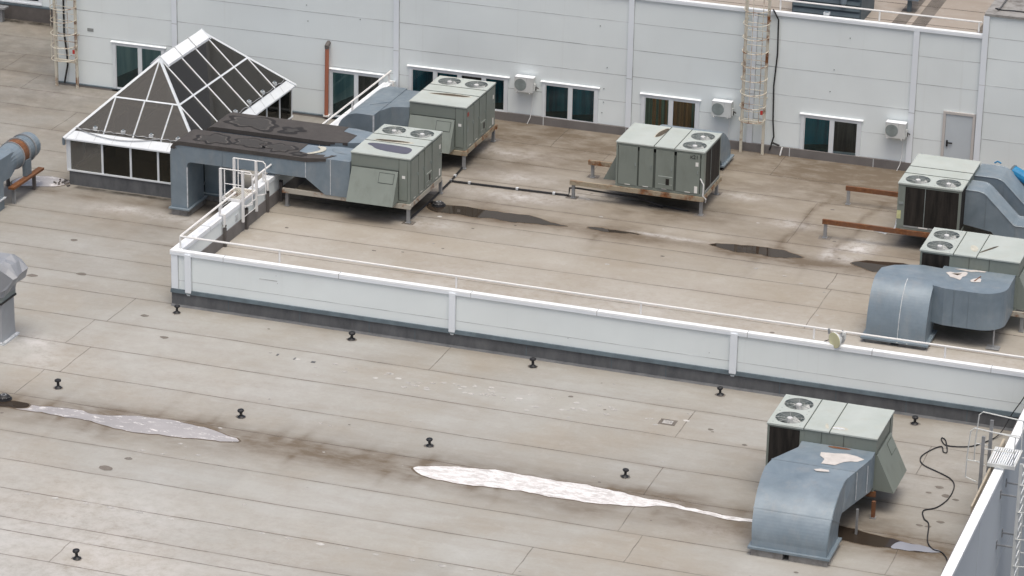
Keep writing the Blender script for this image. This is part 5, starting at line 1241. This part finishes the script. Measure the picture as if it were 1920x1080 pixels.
# ------------------------------------------------------------ small wall air conditioners
def split_ac():
    t = thing('wall_ac_unit', 'x', 'air conditioner', (0, 0, 0))
    b = MB(); b.box(-.35, .35, -.34, -.06, 0, .54, 'acw'); b.box(-.34, .36, -.345, -.06, .54, .555, 'coping'); b.box(.10, .115, -.343, -.339, .02, .52, 'joint'); build('casing', b, t)
    b = MB(); n = 24
    for r, z, k in ((.215, -.346, 'black'),):
        b.loft([[(-.12+rr*math.cos(2*math.pi*i/n), yy, .27+rr*math.sin(2*math.pi*i/n)) for i in range(n)] for rr, yy in ((.225, -.341), (.215, -.35), (.001, -.348))], 'fan_dark')
    build('fan_guard', b, t)
    for x in (-.26, .24):
        b = MB(); b.box(x-.02, x+.02, -.36, -.0, -.05, -.01, 'acw'); build('bracket', b, t)
    b = MB(); b.box(.351, .40, -.22, -.1, .05, .3, 'acw'); b.tube([(.38, -.16, .14), (.46, -.14, .16), (.46, -.05, .1)], .02, 'black', 6); b.box(.40, .42, -.2, -.12, .06, .2, 'black'); build('valve_cover', b, t)
    b = MB(); b.tube([(.25, -.1, -.02), (.24, -.06, -.6), (.2, -.12, -1.0), (.12, -.2, -1.22)], .014, 'white_cl', 6); build('drain_hose', b, t)
    return t
ac = split_ac(); ac.location = (5.22, WY-.01, 2.03); tag(ac, 'small white wall air conditioner right of the wide four-pane window', None, 'wall-mounted air conditioners')
for x, lb in ((12.54, 'small white wall air conditioner left of the middle caged ladder'), (18.76, 'small white wall air conditioner left of the grey door, hose hanging down')):
    c = copy_tree(ac); c.location = (x, WY-.01, 2.02); c['label'] = lb
b = MB(); b.tube([(-2.46, WY-.16, .08), (-2.42, WY-.16, 2.72)], .075, 'orange', 12); b.tube([(-2.42, WY-.16, 2.72), (-2.42, WY-.18, 2.80), (-2.42, WY-.05, 2.88), (-2.42, WY-.0, 2.88)], .085, 'post', 12); b.box(-2.55, -2.33, WY-.24, WY-.005, .1, .16, 'white_cl')
single('drain_pipe', b, 'orange plastic pipe standing against the wall left of a window', 'pipe')
b = MB(); b.tube([(14.15, 19.0, 6.02), (14.22, 18.88, 6.0), (14.38, 18.9, 5.7), (14.4, 18.92, 4.5), (14.32, 18.93, 3.3), (14.36, 18.92, 2.0), (14.42, 18.9, 1.45), (14.3, 18.85, .95)], .028, 'black', 6); b.tube([(14.4, 18.87, 1.22), (14.65, 18.85, 1.16)], .035, 'black', 6)
single('wall_cable', b, 'black cable hanging down the wall right of the middle ladder', 'cable')
b = MB(); b.tube([(14.75, 18.86, 1.12), (14.7, 18.8, .82)], .03, 'white_cl', 6); single('overflow_pipe', b, 'short white pipe at the wall base right of the middle ladder', 'pipe')
b = MB(); b.box(.18, .55, WY-.3, WY-.14, 1.3, 1.55, 'post'); b.box(.22, .3, WY-.33, WY-.3, 1.28, 1.4, 'black'); single('junction_box', b, 'dark grey box where the side parapet meets the rear wall', 'box')

# ------------------------------------------------------------ dish on the parapet
t = thing('dish_antenna', 'small round dish antenna with pale yellow face on the front parapet rail', 'antenna', (21.2, .2, 1.9))
def disc(b, c, d, prof, key, n=24):
    d = Vector(d).normalized(); s1 = d.cross(Vector((0, 0, 1))).normalized(); u1 = s1.cross(d)
    b.loft([[tuple(Vector(c)+d*h+(s1*math.cos(2*math.pi*k/n)+u1*math.sin(2*math.pi*k/n))*r) for k in range(n)] for r, h in prof], key)
dc, dd = (21.2, -.02, 2.0), (-.55, -.83, -.05)
b = MB(); disc(b, dc, dd, [(.235, .0), (.24, .05), (.225, .056), (.001, .058)], 'yellow'); build('radome', b, t)
b = MB(); disc(b, dc, dd, [(.08, -.2), (.12, -.14), (.20, -.05), (.243, .0), (.243, .045)], 'acw'); build('reflector', b, t)
b = MB(); b.box(21.28, 21.42, .08, .26, 1.88, 2.12, 'leg'); b.box(21.36, 21.46, .12, .2, 2.0, 2.2, 'acw'); b.tube([(21.35, .2, 1.85), (21.35, .2, 2.25)], .025, 'leg'); build('bracket', b, t)
b = MB(); b.tube([(21.25, .1, 1.95), (21.0, .12, 1.93), (20.85, .1, 1.86)], .014, 'black', 5); b.box(20.92, 20.98, .16, .22, 2.08, 2.24, 'leg'); build('cable', b, t)

# ------------------------------------------------------------ roof vents, drains
t = thing('roof_vent', 'x', 'vent', (0, 0, 0))
b = MB(); b.lathe(0, 0, [(.115, .002), (.115, .016), (.075, .045), (.042, .07), (.040, .19)], 'blackpl', 14); build('base', b, t, smooth=False)
b = MB(); b.lathe(0, 0, [(.055, .185), (.088, .195), (.10, .225), (.088, .25), (.045, .27), (.001, .275)], 'blackpl', 14); build('cap', b, t)
vs = [(.41, -.62, 'black mushroom vent beside the near corner of the L-shaped parapet'), (6.28, -.66, 'black mushroom vent, second from the corner in the row along the front parapet'), (12.14, -.66, 'black mushroom vent, middle of the row along the front parapet'),
      (17.98, -.66, 'black mushroom vent below the right-hand parapet joint cover'), (23.82, -.64, 'black mushroom vent near the front parapet behind the elbow duct unit'),
      (-.35, -7.3, 'black mushroom vent left above the pale pinkish puddle'), (5.49, -7.3, 'black mushroom vent above the right tip of the pale pinkish puddle'), (11.26, -7.22, 'black mushroom vent above the left tip of the white puddle'),
      (17.05, -7.2, 'black mushroom vent above the right part of the white puddle'), (5.17, -17.3, 'black mushroom vent at the bottom left of the front roof')]
for i, (x, y, lb) in enumerate(vs):
    o = t if i == 0 else copy_tree(t); o.location = (x, y, 0); o.rotation_euler = (R(random.uniform(-7, 7)), R(random.uniform(-7, 7)), random.uniform(0, 3)); q_ = random.uniform(.92, 1.1); o.scale = (q_, q_, random.uniform(.92, 1.12)); o['label'] = lb; o['group'] = 'mushroom vents on the front roof'
for x, y, z, lb in ((-1.45, -8.62, 0, 'black domed drain grate at the left end of the pale puddle'), (5.35, 9.55, U, 'black domed drain grate at the left end of the dark puddle')):
    t = thing('drain_grate', lb, 'drain', (x, y, z), group='roof drains')
    b = MB(); b.lathe(x, y, [(.24, z+.012), (.24, z+.03)], 'blackpl', 18); build('rim', b, t)
    b = MB(); b.lathe(x, y, [(.2, z+.03), (.19, z+.09), (.12, z+.14), (.001, z+.15)], 'black', 18)
    for k in range(10): a = 2*math.pi*k/10; b.tube([(x+.19*math.cos(a), y+.19*math.sin(a), z+.08), (x+.05*math.cos(a), y+.05*math.sin(a), z+.155)], .012, 'leg', 4)
    build('grate', b, t)

# ------------------------------------------------------------ cables on the decks
def spline(pts, n=6):
    P_ = [Vector(p) for p in pts]; o = []
    for i in range(len(P_)-1):
        a = P_[max(0, i-1)]; b_ = P_[i]; c = P_[i+1]; d_ = P_[min(len(P_)-1, i+2)]
        for k in range(n):
            u = k/n; o.append(.5*((2*b_)+(c-a)*u+(2*a-5*b_+4*c-d_)*u*u+(3*b_-a-3*c+d_)*u**3))
    o.append(P_[-1]); return o
cl = [(27.12, -1.0, 1.9), (26.9, -.6, 1.3), (26.55, -.3, .6), (26.3, -.7, .1), (25.96, -1.31, .03), (25.61, -1.73, .03), (25.04, -1.88, .03), (24.82, -1.6, .03), (24.78, -1.40, .03), (24.92, -1.55, .03), (25.12, -2.3, .03), (25.02, -2.35, .03), (24.9, -2.0, .03), (24.69, -2.29, .03), (24.5, -2.9, .03), (24.66, -3.41, .03), (25.23, -3.8, .03), (25.6, -4.1, .03), (25.79, -4.55, .03), (25.8, -5.4, .03), (25.61, -6.08, .03), (25.32, -6.4, .03), (25.45, -6.9, .03), (25.64, -7.2, .03), (25.82, -8.2, .03), (26.05, -8.66, .03), (26.34, -8.79, .03), (26.59, -9.29, .03), (26.6, -9.94, .03), (26.9, -10.8, .03)]
b = MB(); b.tube(spline(cl), .017, 'black', 6); single('roof_cable', b, 'black cable meandering over the front roof near the right-hand edge', 'cable')
t = thing('drain_line', 'black drain pipe with a T-branch linking three rooftop units on the raised roof', 'pipe', (5, 11.9, U))
b = MB(); b.tube([(4.82, 13.43, U+.05), (4.93, 11.89, U+.05), (4.98, 9.75, U+.05), (4.95, 7.78, U+.05), (4.9, 7.6, U+.4)], .034, 'black', 6); b.tube([(5.0, 9.7, U+.05), (5.35, 9.6, U+.06)], .05, 'black', 6); build('main_run', b, t)
b = MB(); b.tube([(4.93, 11.89, U+.05), (7.01, 11.95, U+.05), (9.12, 12.02, U+.05), (9.15, 12.0, U+.32), (9.4, 11.97, U+.36), (11.5, 12.05, U+.28), (12.4, 12.1, U+.06)], .034, 'black', 6); build('branch_run', b, t)
for x, y in ((4.9, 12.4), (4.93, 11.89), (5.6, 11.91), (7.3, 11.96), (8.6, 12.0)):
    b = MB(); b.box(x-.04, x+.04, y-.05, y+.05, U+.02, U+.1, 'sealant' if x != 4.93 else 'leg'); build('pipe_clip', b, t)
b = MB(); b.tube([(12.2, 12.3, U+.03), (12.9, 12.15, U+.03), (13.3, 12.1, U+.03)], .028, 'black', 5); b.tube([(11.9, 12.15, U+.03), (12.4, 12.1, U+.03)], .028, 'black', 5); single('loose_cable', b, 'loose black cable ends lying under the unit numbered 21', 'cable')
b = MB(); b.tube([(23.3, -6.9, .6), (23.2, -7.6, .45), (23.0, -8.3, .1), (22.6, -8.5, .03)], .025, 'black', 5); single('loose_cable', b, 'black cable drooping behind the big elbow duct', 'cable')

# ------------------------------------------------------------ tarp-covered vent stack, left edge
t = thing('covered_vent_shaft', 'sheet metal vent shaft wrapped in grey tarpaulin at the left edge', 'vent', (-4.3, -4.5, 0))
b = MB(); b.box(-5.2, -3.42, -4.9, -4.05, .0, 1.32, 'shaft'); b.box(-4.3, -4.28, -4.91, -4.9, .1, 1.3, 'joint'); build('shaft', b, t)
b = MB(); b.box(-5.25, -3.36, -4.97, -3.99, 1.30, 1.36, 'black'); b.box(-5.24, -3.38, -4.95, -4.0, 1.36, 1.56, 'fan_dark'); build('collar', b, t)
b = MB(); b.box(-5.3, -3.34, -5.0, -4.9, .0, .06, 'sealant'); b.box(-3.42, -3.32, -4.95, -3.95, 0, .06, 'sealant'); build('base_sealant', b, t)
prof = [(-5.5, 1.54), (-3.34, 1.54), (-3.28, 1.75), (-3.0, 1.95), (-2.86, 2.25), (-3.1, 2.5), (-3.35, 2.62), (-5.5, 2.62)]
rings = []
for (y, sc_, dz_) in ((-5.02, .97, -.10), (-4.9, 1, 0), (-4.75, 1.0, .05), (-4.45, .99, .02), (-4.2, 1.0, .06), (-3.98, .98, -.02), (-3.9, .96, -.12)):
    rings.append([(-5.5+(x+5.5)*sc_+.04*math.sin(i*2.1+y*9), y+.03*math.sin(i*1.7), 1.54+(z-1.54)*(1+dz_)+.03*math.sin(i*3+y*7)*(z > 1.6)) for i, (x, z) in enumerate(prof)])
b = MB(); b.loft(rings, 'tarp'); build('tarpaulin', b, t)

# ------------------------------------------------------------ round exhaust fan at left edge
t = thing('exhaust_fan_duct', 'blue grey round fan duct with rusty ring on a rusty bench, left edge', 'exhaust fan', (-9.6, 6.5, 0))
ax, azz = -9.35, 1.36
def ring(y, r, n=24): return [(ax+r*math.cos(2*math.pi*k/n+math.pi/4), y, azz+r*math.sin(2*math.pi*k/n+math.pi/4)) for k in range(n)]
def sq(y, h, n=24):
    o = []
    for k in range(n):
        a = 2*math.pi*k/n+math.pi/4; c, s_ = math.cos(a), math.sin(a); q = h/max(abs(c), abs(s_)); o.append((ax+c*q, y, azz+s_*q))
    return o
b = MB(); b.loft([sq(4.4, .42), sq(6.45, .42), ring(6.95, .44), ring(7.35, .46)], 'galv'); build('transition', b, t)
b = MB(); b.loft([ring(7.35, .50), ring(7.38, .50)], 'leg'); b.loft([ring(7.38, .475), ring(7.75, .475)], 'rust'); b.loft([ring(7.75, .52), ring(7.79, .52)], 'leg'); build('fan_ring', b, t)
b = MB(); b.loft([ring(7.79, .46), ring(8.2, .46)], 'galv'); b.loft([ring(8.2, .51), ring(8.25, .51)], 'leg'); b.loft([ring(8.25, .47), ring(8.62, .46), ring(8.68, .42)], 'galv')
for k in range(7): y = 7.85+k*.11; b.loft([ring(y, .468), ring(y+.012, .468)], 'galv_d')
build('outlet', b, t)
b = MB(); b.box(ax+.36, ax+.50, 7.4, 7.8, .66, 1.2, 'galv_d'); build('fan_foot', b, t)
b = MB(); b.box(ax+.40, ax+.62, 6.25, 8.5, .56, .64, 'rust'); build('bench_beam', b, t)
b = MB(); b.box(ax-.6, ax-.4, 6.25, 8.5, .56, .64, 'rust'); build('bench_beam', b, t)
for x in (ax+.5, ax-.5):
    for y in (6.45, 7.95):
        b = MB(); b.box(x-.05, x+.05, y-.05, y+.05, 0, .56, 'leg' if y < 7 else 'post'); build('leg', b, t)
b = MB(); b.prism([(4.6, U-.4), (5.9, U-.4), (5.9, .94), (4.6, .94)], ax-.42, ax+.42, 'x', 'galv'); b.prism([(4.2, .94), (4.2, 1.79), (5.2, 1.79), (5.35, 1.70), (5.35, .4), (4.2, .4)], ax-.44, ax+.44, 'x', 'galv'); build('down_leg', b, t)
b = MB(); b.box(ax-.48, ax+.48, 4.1, 5.95, .36, .40, 'sealant'); build('flange', b, t)
b = MB(); b.box(ax-.42, ax+.42, 4.2, 5.9, 0, .36, 'galv_d'); build('curb', b, t)
b = MB(); b.box(-19.25, -19.05, 25.3, 25.5, 0, .55, 'leg'); b.box(-19.4, -18.9, 25.2, 25.6, .55, .62, 'leg'); single('short_post', b, 'stub post by the recessed wall at the top left', 'post')
# puddle debris by the skylight corner
b = MB(); rs = random.Random(3)
for i in range(26):
    x, y = -8.25+rs.gauss(0, .16), 8.95+rs.gauss(0, .14); b.box(x, x+rs.uniform(.03, .07), y, y+.05, .012, .03+rs.uniform(0, .03), 'post')
o = build('debris', b); tag(o, 'clump of wet dark debris at the near corner of the skylight', 'debris', kind='stuff')
